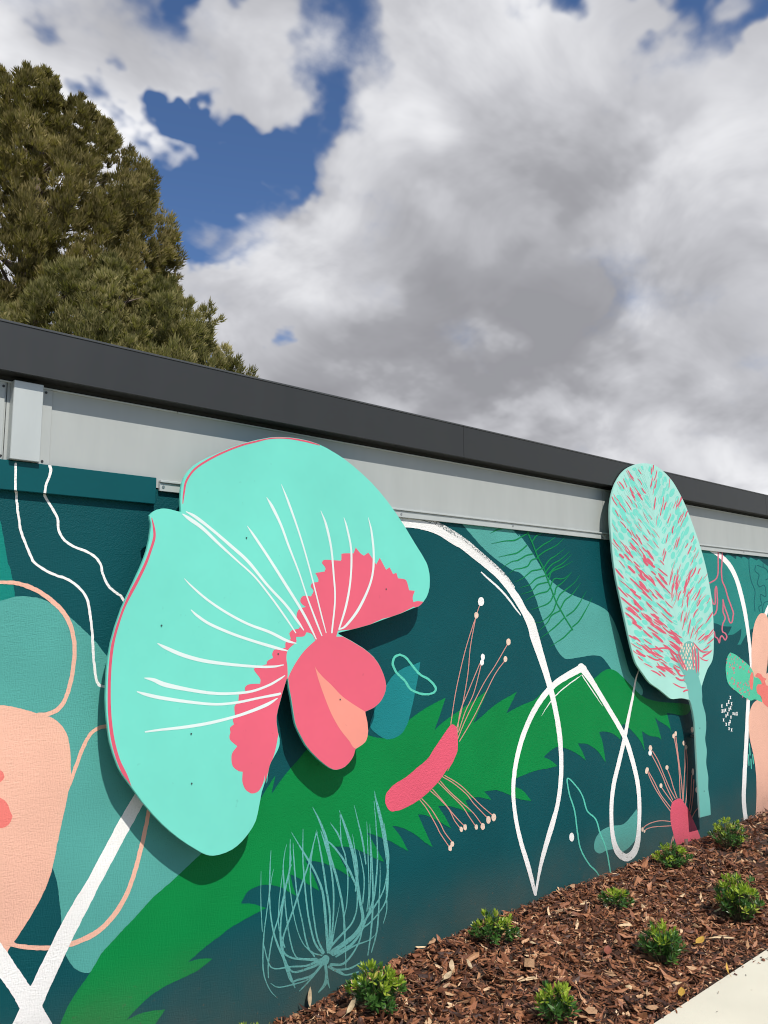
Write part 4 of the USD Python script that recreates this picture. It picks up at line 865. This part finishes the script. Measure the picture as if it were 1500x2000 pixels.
# ================================================================= GROUND, PATH, PLANTING BED
CONCRETE = concrete()
SOIL = plain('bark_soil', (0.045, 0.024, 0.015), 0.95, noise=25.0, bumpd=0.01)
GRASS_G = plain('rough_ground', (0.10, 0.11, 0.05), 0.95, noise=2.0)
PATH_Y = -1.066
tag(obj('ground', ([(-300, -300, -0.12), (300, -300, -0.12), (300, 300, -0.12), (-300, 300, -0.12)], [(0, 1, 2, 3)]), GRASS_G), kind='structure')
pm = []
for x0 in np.arange(-9.0, 21.0, 3.0):
    pm.append(rbox(x0 + 0.004, x0 + 2.996, PATH_Y - 2.2, PATH_Y, -0.14, 0.0, 0.006))
path = UsdGeom.Xform.Define(stage, '/World/path')
tag(path, kind='structure')
for m in pm:
    obj('concrete_slab', m, CONCRETE, path.GetPrim())


def bed_z(x, y):
    """Height of the bark surface: banked up along the wall, falling to the path."""
    top = np.interp(x, [-4, 1.6, 2.0, 2.46, 3.13, 3.75, 4.5, 5.4, 15], [-0.05, -0.05, -0.035, 0.008, 0.034, 0.040, 0.046, 0.050, 0.045])
    t = np.clip(-y / -PATH_Y, 0, 1)
    p = np.stack([x * 2.3, y * 2.3, np.zeros_like(x)], -1)
    q = np.stack([x * 9.0, y * 9.0, np.zeros_like(x)], -1)
    lump = (meshkit.noise(p, 5) - 0.5) * 0.045 + (meshkit.noise(q, 6) - 0.5) * 0.022
    return top * (1 - t) + 0.0 * t + (lump + 0.012 * np.sin(np.pi * t)) * np.clip(0.35 + np.sin(np.pi * t), 0, 1) + 0.004 * t


gx, gy = np.linspace(-4, 14.5, 420), np.linspace(PATH_Y + 0.001, 0.0, 42)
GX, GY = np.meshgrid(gx, gy)
v = np.stack([GX, GY, bed_z(GX, GY) - 0.008], -1).reshape(-1, 3)
i, j = np.meshgrid(np.arange(41), np.arange(419), indexing='ij')
q = np.stack([i * 420 + j, i * 420 + j + 1, (i + 1) * 420 + j + 1, (i + 1) * 420 + j], -1).reshape(-1, 4)
tag(obj('planting_bed', (v, q), SOIL, smooth=True), kind='structure')


def chips(x, y, z, L, W, H, yaw, pitch, roll, seed):
    """Splinters of bark: six-sided slivers with ragged ends, one closed island each."""
    g = np.random.default_rng(seed)
    n = len(x)
    u = np.array([[-1, 0, 0.2], [-0.55, -1, 0], [-0.55, 1, 0], [-0.5, 0.1, 1], [0.5, -0.9, 0], [0.55, 1, 0], [0.45, 0, 1], [1, 0.2, 0.1]])
    f = np.array([[0, 1, 3], [0, 3, 2], [0, 2, 1], [1, 4, 6], [1, 6, 3], [3, 6, 5], [3, 5, 2], [1, 2, 5], [1, 5, 4], [7, 6, 4], [7, 5, 6], [7, 4, 5]])
    p = u[None] + g.normal(0, 0.22, (n, 8, 3)) * np.array([1, 1, 0.6])
    p = p * np.stack([L / 2, W / 2, H], -1)[:, None]
    p[:, :, 2] += (p[:, :, 0] / (L[:, None] / 2)) ** 2 * (g.uniform(-0.12, 0.2, n) * L)[:, None]   # curl
    cy, sy, cp, sp, cr, sr = np.cos(yaw), np.sin(yaw), np.cos(pitch), np.sin(pitch), np.cos(roll), np.sin(roll)
    o, one = np.zeros(n), np.ones(n)
    Rz = np.stack([np.stack([cy, -sy, o], -1), np.stack([sy, cy, o], -1), np.stack([o, o, one], -1)], 1)
    Ry = np.stack([np.stack([cp, o, sp], -1), np.stack([o, one, o], -1), np.stack([-sp, o, cp], -1)], 1)
    Rx = np.stack([np.stack([one, o, o], -1), np.stack([o, cr, -sr], -1), np.stack([o, sr, cr], -1)], 1)
    R = Rz @ Ry @ Rx
    p = np.einsum('nij,nkj->nki', R, p) + np.stack([x, y, z], -1)[:, None]
    return p.reshape(-1, 3), (f[None] + 8 * np.arange(n)[:, None, None]).reshape(-1, 3)


BARK = island('bark_chip', [(0.0, (0.030, 0.010, 0.005)), (0.25, (0.074, 0.024, 0.010)), (0.5, (0.160, 0.055, 0.023)), (0.72, (0.255, 0.095, 0.041)), (0.88, (0.36, 0.155, 0.072)), (0.955, (0.50, 0.28, 0.145)), (1.0, (0.68, 0.47, 0.28))], 0.6, streak=160.0, spec=0.45)
SHRUBS = [(2.335, -0.271), (3.12, -0.235), (2.773, -0.84), (3.928, -0.385), (3.581, -0.841), (4.84, -0.22), (4.374, -0.836), (5.464, -0.274), (1.83, -0.11), (6.9, -0.32), (5.4, -0.84)]
n_near, n_far = 46000, 20000
cx = np.concatenate([nrg.uniform(0.9, 5.2, n_near), nrg.uniform(5.2, 12.0, n_far)])
cy_ = nrg.uniform(PATH_Y - 0.006, -0.012, len(cx))
CL = np.clip(np.exp(nrg.normal(math.log(0.0225), 0.64, len(cx))), 0.008, 0.095)
# rafts of coarse bark among finer litter
CL = CL * (0.72 + 0.62 * meshkit.fbm(np.stack([cx * 3.1, cy_ * 3.1, 0 * cx], -1), 3, 17))
CL = np.where(cx > 5.2, CL * 1.15, CL)
CW = CL * nrg.uniform(0.10, 0.36, len(cx))
CH = np.clip(CW * nrg.uniform(0.12, 0.4, len(cx)), 0.0012, 0.006)
cz = bed_z(cx, cy_) + nrg.uniform(-0.006, 0.014, len(cx))
keep = (cy_ + CL * 0.45 < 0.0) & (cy_ - CL * 0.5 > PATH_Y - 0.024)
spill = nrg.random(len(cx)) < 0.0016                      # crumbs kicked on to the path
cy_ = np.where(spill, PATH_Y - np.abs(nrg.normal(0, 0.05, len(cx))) - 0.01, cy_); cz = np.where(spill, 0.004, cz); CL = np.where(spill, np.minimum(CL, 0.018), CL)
keep = keep | spill
args = [a[keep] for a in (cx, cy_, cz, CL, CW, CH)]
m = len(args[0])
tag(obj('bark_chips', chips(*args, nrg.uniform(0, 2 * np.pi, m), nrg.normal(0, 0.34, m), nrg.normal(0, 0.6, m), 5), BARK, rnd=np.repeat(nrg.random(m), 8)), kind='stuff', label='dark red-brown bark chips covering the planting bed', cat='bark mulch')


def ground_at(px, py):
    r = ray(px, py); z = 0.03
    for _ in range(6):
        t = (z - EYE_Z) / r[2]
        x, y = r[0] * t, r[1] * t - DIST
        z = float(bed_z(np.array([x]), np.array([min(y, -0.005)]))[0]) + 0.012
    return x, min(y, -0.02), z


# ---- the odd pieces one can pick out: pale splinters, wood chunks, fallen leaves
PALE_WOOD = island('pale_splinter', [(0.0, (0.52, 0.36, 0.20)), (1.0, (0.62, 0.46, 0.28))], 0.75, streak=120.0)
TAN_WOOD = island('tan_wood', [(0.0, (0.34, 0.19, 0.10)), (1.0, (0.42, 0.25, 0.14))], 0.8, streak=120.0)
DRY_LEAF = island('dry_leaf', [(0.0, (0.55, 0.42, 0.26)), (1.0, (0.62, 0.47, 0.30))], 0.6, streak=60.0, translucent=0.25)
YELLOW_LEAF = island('yellow_leaf', [(0.0, (0.60, 0.36, 0.07)), (1.0, (0.64, 0.38, 0.08))], 0.5, streak=60.0, translucent=0.2)
RED_LEAF = island('red_leaf', [(0.0, (0.20, 0.055, 0.032)), (1.0, (0.24, 0.07, 0.04))], 0.6, streak=60.0)


def wood_piece(px, py, L, W, H, yaw, mat, label, pitch=0.05, lift=0.004):
    x, y, z = ground_at(px, py)
    t = thing('wood_chip', label, 'wood chip', (x, y, z + lift), 'loose wood chips on the bark')
    a = lambda s: np.array([float(s)])
    v, f = chips(a(0), a(0), a(0), a(L), a(W), a(H), a(math.radians(yaw)), a(pitch), a(0.1), int(px * 7 + py))
    obj('chip', (v, f), mat, t, rnd=np.full(len(v), (px * 0.37) % 1))
    if L > 0.06:
        v, f = chips(a(0.006), a(W * 0.15), a(H * 0.9), a(L * 0.7), a(W * 0.3), a(H * 0.5), a(math.radians(yaw + 4)), a(pitch), a(-0.1), int(px * 3 + py))
        obj('splinter', (v, f), mat, t, rnd=np.full(len(v), (py * 0.61) % 1))
    return t


def leaf_blade(L, W, curl=0.3, fold=0.25, n=7, notch=0.0):
    """A dry or living leaf blade along +x: arched, folded along its midrib, closed with a little thickness."""
    t = np.linspace(0, 1, n)
    w = W / 2 * np.sin(np.pi * np.clip(t, 0, 1) ** 0.85) ** 0.8
    w[0], w[-1] = W * 0.03, W * 0.01
    w = w * (1 + notch * np.sin(t * 19))
    x = L * (np.sin(curl * 2 * t) / (curl * 2) if curl else t)
    z = L * ((1 - np.cos(curl * 2 * t)) / (curl * 2) if curl else 0 * t)
    v = []
    for k in range(n):
        v += [(x[k], -w[k], z[k] + w[k] * fold), (x[k], 0, z[k]), (x[k], w[k], z[k] + w[k] * fold)]
    f = []
    for k in range(n - 1):
        a = 3 * k
        f += [(a, a + 3, a + 4, a + 1), (a + 1, a + 4, a + 5, a + 2)]
    return np.array(v, float), np.array(f)


def fallen_leaf(px, py, L, W, yaw, mat, label, tilt=(0.1, 0.1), curl=0.5, fold=0.3, lift=0.012):
    x, y, z = ground_at(px, py)
    t = thing('fallen_leaf', label, 'dry leaf', (x, y, z + lift), 'fallen leaves on the bark')
    v, f = leaf_blade(L, W, curl, fold, notch=0.12)
    v[:, 0] -= L / 2
    m = trimesh.transformations.euler_matrix(tilt[0], tilt[1], math.radians(yaw), 'sxyz')
    v = v @ m[:3, :3].T
    obj('blade', (v, f), mat, t, smooth=True, rnd=np.full(len(v), (px * 0.37) % 1))
    s = trimesh.creation.cylinder(radius=0.0009, height=L * 0.4, sections=5)
    s.apply_transform(trimesh.transformations.rotation_matrix(math.pi / 2, [0, 1, 0])); s.apply_translation([-L * 0.68, 0, 0.001]); s.apply_transform(m)
    obj('leaf_stalk', s, mat, t)


wood_piece(1040, 1843, 0.050, 0.018, 0.004, 60, PALE_WOOD, 'pale curved splinter beside the shrub at the foot of the white loop')
wood_piece(1068, 1832, 0.030, 0.010, 0.003, 40, PALE_WOOD, 'small pale splinter just right of the pale curved one')
wood_piece(1223, 1808, 0.085, 0.014, 0.004, -42, PALE_WOOD, 'long pale splinter lying between two shrubs in the middle of the bed')
wood_piece(1203, 1841, 0.055, 0.016, 0.004, 25, TAN_WOOD, 'tan chip left of the round shrub nearest the path')
wood_piece(1360, 1811, 0.075, 0.024, 0.006, 40, TAN_WOOD, 'broad tan chip above the yellow leaf')
wood_piece(1412, 1832, 0.120, 0.012, 0.004, -38, PALE_WOOD, 'longest pale splinter, right of the yellow leaf')
wood_piece(1033, 1888, 0.110, 0.045, 0.010, 35, TAN_WOOD, 'big fibrous tan bark slab at the front of the bed')
wood_piece(1191, 1906, 0.070, 0.026, 0.006, 88, TAN_WOOD, 'upright-lying tan chip in front of the dark green shrub')
wood_piece(1228, 1932, 0.055, 0.022, 0.005, 30, PALE_WOOD, 'pale broken chip near the path between two shrubs')
wood_piece(1276, 1971, 0.060, 0.040, 0.010, -10, TAN_WOOD, 'thick tan wood block against the path edge')
wood_piece(1155, 1977, 0.062, 0.045, 0.010, -35, TAN_WOOD, 'square-ended brown wood block right of the front shrub')
wood_piece(1036, 1914, 0.100, 0.016, 0.005, -28, PALE_WOOD, 'pale splinter leaning against the front shrub')
wood_piece(840, 1838, 0.080, 0.020, 0.006, 20, TAN_WOOD, 'tan splinter against the wall left of the third shrub')
wood_piece(818, 1850, 0.060, 0.014, 0.004, -30, PALE_WOOD, 'light splinter below the wall beside the left shrub')
wood_piece(1118, 1733, 0.070, 0.030, 0.006, 10, TAN_WOOD, 'tan chip at the foot of the wall right of the white loop')
wood_piece(1142, 1765, 0.075, 0.016, 0.005, -10, PALE_WOOD, 'pale chip left of the small two-tufted shrub')
wood_piece(1325, 1922, 0.060, 0.024, 0.006, -40, PALE_WOOD, 'pink-white bark flake by the path edge')
fallen_leaf(1368, 1846, 0.060, 0.036, -10, YELLOW_LEAF, 'yellow leaf lying on the bark')
fallen_leaf(1417, 1900, 0.045, 0.022, 80, YELLOW_LEAF, 'small orange leaf standing at the path edge', tilt=(0.3, -0.8), lift=0.02)
fallen_leaf(1333, 1948, 0.050, 0.030, 20, YELLOW_LEAF, 'yellow-brown curled leaf overhanging the path edge', tilt=(-0.3, 0.1))
fallen_leaf(1187, 1866, 0.058, 0.036, 30, RED_LEAF, 'flat red leaf in the middle of the bed')
fallen_leaf(581, 1952, 0.075, 0.026, 80, DRY_LEAF, 'pale dry leaf standing on end against the wall', tilt=(0.4, -1.1), curl=0.3, lift=0.035)
fallen_leaf(688, 1975, 0.075, 0.024, 12, DRY_LEAF, 'curled cream leaf at the bottom edge of the picture', tilt=(0.2, -0.2), curl=0.7)
fallen_leaf(880, 1893, 0.050, 0.026, 60, DRY_LEAF, 'cream cupped leaf, left one of a pair', tilt=(0.3, -0.4), curl=0.6)
fallen_leaf(914, 1890, 0.045, 0.024, 110, DRY_LEAF, 'cream cupped leaf, right one of a pair', tilt=(-0.2, -0.4), curl=0.6)
fallen_leaf(875, 1914, 0.060, 0.028, 10, DRY_LEAF, 'tan flat leaf below the cream pair', tilt=(0.1, 0.0), curl=0.3)

# ================================================================= SHRUBS
LEAF_Y = island('young_leaf', [(0.0, (0.20, 0.30, 0.022)), (0.5, (0.31, 0.42, 0.04)), (0.9, (0.42, 0.52, 0.07)), (1.0, (0.62, 0.54, 0.14))], 0.35, streak=40.0, translucent=0.34, spec=0.6)
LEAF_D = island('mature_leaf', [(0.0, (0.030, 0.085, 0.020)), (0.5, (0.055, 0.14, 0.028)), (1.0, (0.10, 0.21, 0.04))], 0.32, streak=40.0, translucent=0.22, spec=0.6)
STEM = plain('green_stem', (0.10, 0.09, 0.04), 0.7)


def sprig(R, size, narrow):
    """One whorl of leaves at a shoot's tip, with a few below it."""
    vs, fs, n = [], [], 0
    for k in range(R.randint(11, 15)):
        young = k / 14
        L = size * R.uniform(0.75, 1.1) * (0.55 + 0.45 * min(1, (1 - young) * 1.6))
        v, f = leaf_blade(L, L * R.uniform(0.30, 0.40) * narrow, R.uniform(0.15, 0.45), R.uniform(0.15, 0.4), n=6)
        v[:, 0] += 0.003
        elev = -(0.15 + 1.15 * young + R.uniform(-0.2, 0.2))
        m = trimesh.transformations.euler_matrix(R.uniform(-0.3, 0.3), elev, k * 2.4 + R.uniform(-0.45, 0.45), 'sxyz')
        v = v @ m[:3, :3].T + np.array([0, 0, 0.024 * young])
        vs.append(v); fs.append(f + n); n += len(v)
    return np.vstack(vs), np.vstack(fs), np.concatenate([np.full(len(q), R.random()) for q in vs])


def shrub(x, y, w, h, count, size, label, dark=0.4, narrow=1.0, seed=1):
    w, h, size = w * 0.86, h * 0.86, size * 0.9
    R = random.Random(seed)
    z = float(bed_z(np.array([x]), np.array([y]))[0])
    t = thing('shrub', label, 'shrub', (x, y, z), 'small shrubs planted in the bark')
    for k in range(count):
        a, rr = 2.4 * k + R.uniform(-0.4, 0.4), math.sqrt((k + 0.5) / count)
        top = np.array([math.cos(a) * rr * w / 2, math.sin(a) * rr * w / 2, h * (1.0 - 0.62 * rr ** 3) * R.uniform(0.66, 1.12)])
        top[1] = min(top[1], -y - 0.035)
        d = np.array([top[0] * 0.9, top[1] * 0.9, h * 0.8]); d /= np.linalg.norm(d)
        v, f, tn = sprig(R, size, narrow)
        M = rot_to(d)
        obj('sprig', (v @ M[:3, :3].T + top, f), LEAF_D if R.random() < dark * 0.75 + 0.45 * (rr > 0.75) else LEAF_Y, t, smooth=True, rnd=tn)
        base = np.array([top[0] * 0.15, top[1] * 0.15, -0.01])
        c = trimesh.creation.cylinder(radius=0.0022, segment=[base, top], sections=5)
        obj('stem', c, STEM, t)
        # leaves lower on the shoot
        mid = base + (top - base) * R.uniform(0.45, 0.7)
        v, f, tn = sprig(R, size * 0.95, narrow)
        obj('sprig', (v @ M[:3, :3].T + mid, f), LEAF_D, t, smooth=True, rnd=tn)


shrub(2.335, -0.262, 0.25, 0.150, 30, 0.038, 'bushy low shrub nearest the camera, beside the painted seed head', 0.25, 1.0, 1)
shrub(3.12, -0.225, 0.23, 0.110, 24, 0.034, 'low spreading shrub against the wall left of the white loop', 0.35, 1.0, 2)
shrub(2.773, -0.83, 0.155, 0.14, 18, 0.040, 'front shrub of pale and dark tufts at the bottom of the picture', 0.4, 0.9, 3)
shrub(3.928, -0.375, 0.16, 0.085, 11, 0.036, 'smallest shrub, two sparse tufts in the middle of the bed', 0.5, 1.0, 4)
shrub(3.581, -0.83, 0.20, 0.165, 34, 0.040, 'dark green upright shrub in the middle of the front row', 0.65, 0.75, 5)
shrub(4.84, -0.21, 0.23, 0.13, 28, 0.032, 'shrub left of the pink pod against the wall', 0.3, 1.0, 6)
shrub(4.374, -0.826, 0.25, 0.23, 60, 0.036, 'largest rounded shrub near the path at the right', 0.4, 0.9, 7)
shrub(5.464, -0.27, 0.26, 0.17, 40, 0.032, 'dense rounded shrub right of the leaf stalk', 0.55, 0.9, 8)
shrub(1.83, -0.13, 0.16, 0.08, 10, 0.034, 'shrub cut off by the bottom edge, left of the bark', 0.1, 0.9, 9)

# ================================================================= TREES behind the building
NEEDLE = island('tree_needles', [(0.0, (0.10, 0.083, 0.030)), (0.4, (0.20, 0.165, 0.064)), (0.75, (0.31, 0.25, 0.105)), (1.0, (0.44, 0.355, 0.17))], 0.8, streak=1.3, translucent=0.35, spec=0.2)
NEEDLE_P = island('tree_needles_pale', [(0.0, (0.115, 0.108, 0.040)), (0.4, (0.22, 0.20, 0.080)), (0.75, (0.33, 0.285, 0.125)), (1.0, (0.46, 0.39, 0.20))], 0.8, streak=1.3, translucent=0.35, spec=0.2)
TRUNK = plain('tree_bark', (0.16, 0.12, 0.09), 0.95, noise=8.0, bumpd=0.02)


def crown(R, prof, clumps, tufts, strands, size, slen):
    """Feathery conifer crown: plumes set over a cone, each of many small upswept tufts of fine strands."""
    z_at, r_at = np.array([p[0] for p in prof]), np.array([p[1] for p in prof])
    zz = np.linspace(z_at.min(), z_at.max(), 200); wgt = np.interp(zz, z_at, r_at) + 0.25
    cum = np.cumsum(wgt) / wgt.sum()
    cz = np.interp((np.arange(clumps) + R.random(clumps)) / clumps, cum, zz)
    ca = np.arange(clumps) * 2.39996 + R.normal(0, 0.25, clumps)
    cr = np.interp(cz, z_at, r_at) * R.uniform(0.84, 0.98, clumps)
    inner = R.random(clumps) < 0.22
    cr = np.where(inner, cr * 0.6, cr)
    out = np.stack([np.cos(ca), np.sin(ca), np.zeros(clumps)], -1)
    c = out * cr[:, None] + np.stack([0 * cz, 0 * cz, cz], -1)
    ax = out * 0.55 + np.array([0, 0, 0.85]) + R.normal(0, 0.12, (clumps, 3)); ax /= np.linalg.norm(ax, axis=1, keepdims=True)
    cs = size * R.uniform(0.7, 1.25, clumps) * np.clip(0.5 + cr / 3.0, 0.45, 1.15)
    # tufts over each plume's outer half
    t = np.repeat(np.arange(clumps), tufts)
    d = R.normal(0, 1, (len(t), 3)); d += ax[t] * 0.9 + out[t] * 0.55; d /= np.linalg.norm(d, axis=1, keepdims=True)
    along = np.einsum('ij,ij->i', d, ax[t])[:, None] * ax[t]
    tp = c[t] + (d * 0.62 + along * 0.75) * (cs[t] * R.uniform(0.55, 1.05, len(t)))[:, None]
    td = d * 0.45 + ax[t] * 0.7 + np.array([0, 0, 0.30]); td /= np.linalg.norm(td, axis=1, keepdims=True)
    # strands
    s = np.repeat(np.arange(len(t)), strands)
    e = R.normal(0, 1, (len(s), 3)); e /= np.linalg.norm(e, axis=1, keepdims=True)
    root = tp[s] + e * (cs[t][s] * 0.135 * R.random(len(s)) ** 0.6)[:, None]
    sd = td[s] * 0.9 + e * 0.6 + R.normal(0, 0.15, (len(s), 3)); sd /= np.linalg.norm(sd, axis=1, keepdims=True)
    ln = slen * R.uniform(0.6, 1.3, len(s)); wd = ln * R.uniform(0.20, 0.34, len(s))
    side = np.cross(sd, R.normal(0, 1, (len(s), 3))); side /= np.linalg.norm(side, axis=1, keepdims=True)
    mid = root + sd * (ln * 0.55)[:, None] + side * 0
    tip = root + sd * ln[:, None] + np.array([0, 0, 1]) * (ln * 0.18)[:, None]
    v = np.stack([root + side * wd[:, None] / 2, tip, root - side * wd[:, None] / 2 + sd * (ln * 0.15)[:, None]], 1).reshape(-1, 3)
    f = np.arange(3 * len(s)).reshape(-1, 3)
    tone = np.clip(0.5 + R.normal(0, 0.16, clumps)[t][s] + R.normal(0, 0.13, len(t))[s] + R.normal(0, 0.12, len(s)), 0.02, 0.9)
    tone = np.stack([tone * 0.8, tone + 0.1, tone * 0.8], 1).ravel()          # each strand paler towards its tip
    return (v, f), c, cr, cz, tone


def tree(base, prof, label, mat, seed, clumps, tufts, strands, size, slen, tr):
    R = np.random.default_rng(seed)
    t = thing('conifer_tree', label, 'tree', base, 'conifers behind the building')
    top = max(p[0] for p in prof)
    zs = np.linspace(-0.3, top * 0.97, 14)
    rings = []
    for k, z in enumerate(zs):
        r = tr * (1 - z / (top * 1.02)) + 0.012
        a = np.linspace(0, 2 * np.pi, 12, endpoint=False)
        rings.append(np.stack([r * np.cos(a) * (1 + 0.06 * np.sin(3 * a)) + 0.06 * math.sin(k * 0.7), r * np.sin(a) + 0.05 * math.cos(k * 0.9), np.full(12, z)], -1))
    i, j = np.meshgrid(np.arange(13), np.arange(12), indexing='ij')
    q = np.stack([i * 12 + j, i * 12 + (j + 1) % 12, (i + 1) * 12 + (j + 1) % 12, (i + 1) * 12 + j], -1).reshape(-1, 4)
    obj('trunk', (np.vstack(rings), q), TRUNK, t, smooth=True)
    m, c, cr, cz, tone = crown(R, prof, clumps, tufts, strands, size, slen)
    limbs = []
    for k in range(0, clumps, 3):
        a = np.array([0, 0, max(0.3, cz[k] - 0.55 * cr[k])])
        limbs.append(trimesh.creation.cone(radius=0.02 + 0.014 * cr[k], height=np.linalg.norm(c[k] - a), sections=5))
        limbs[-1].apply_transform(rot_to(c[k] - a)); limbs[-1].apply_translation(a)
    obj('limbs', cat_meshes(limbs), TRUNK, t)
    tag(obj('crown', m, mat, t, rnd=tone), kind='stuff')


tree((5.36, 14.0, -0.3), [(1.5, 3.5), (4, 3.4), (6.5, 3.1), (8.4, 2.75), (9.7, 2.5), (10.4, 2.2), (11.0, 1.85), (11.7, 1.42), (12.3, 0.98), (12.75, 0.55), (13.0, 0.2)], 'tall dark olive conifer behind the building at the left', NEEDLE, 5, 800, 30, 44, 0.49, 0.095, 0.34)
tree((5.56, 10.0, -0.3), [(0.8, 2.8), (3, 2.7), (4.5, 2.45), (5.6, 2.05), (6.2, 1.68), (6.7, 1.25), (7.15, 0.8), (7.6, 0.2)], 'shorter pale olive conifer in front of the tall one', NEEDLE_P, 8, 560, 27, 42, 0.42, 0.082, 0.22)
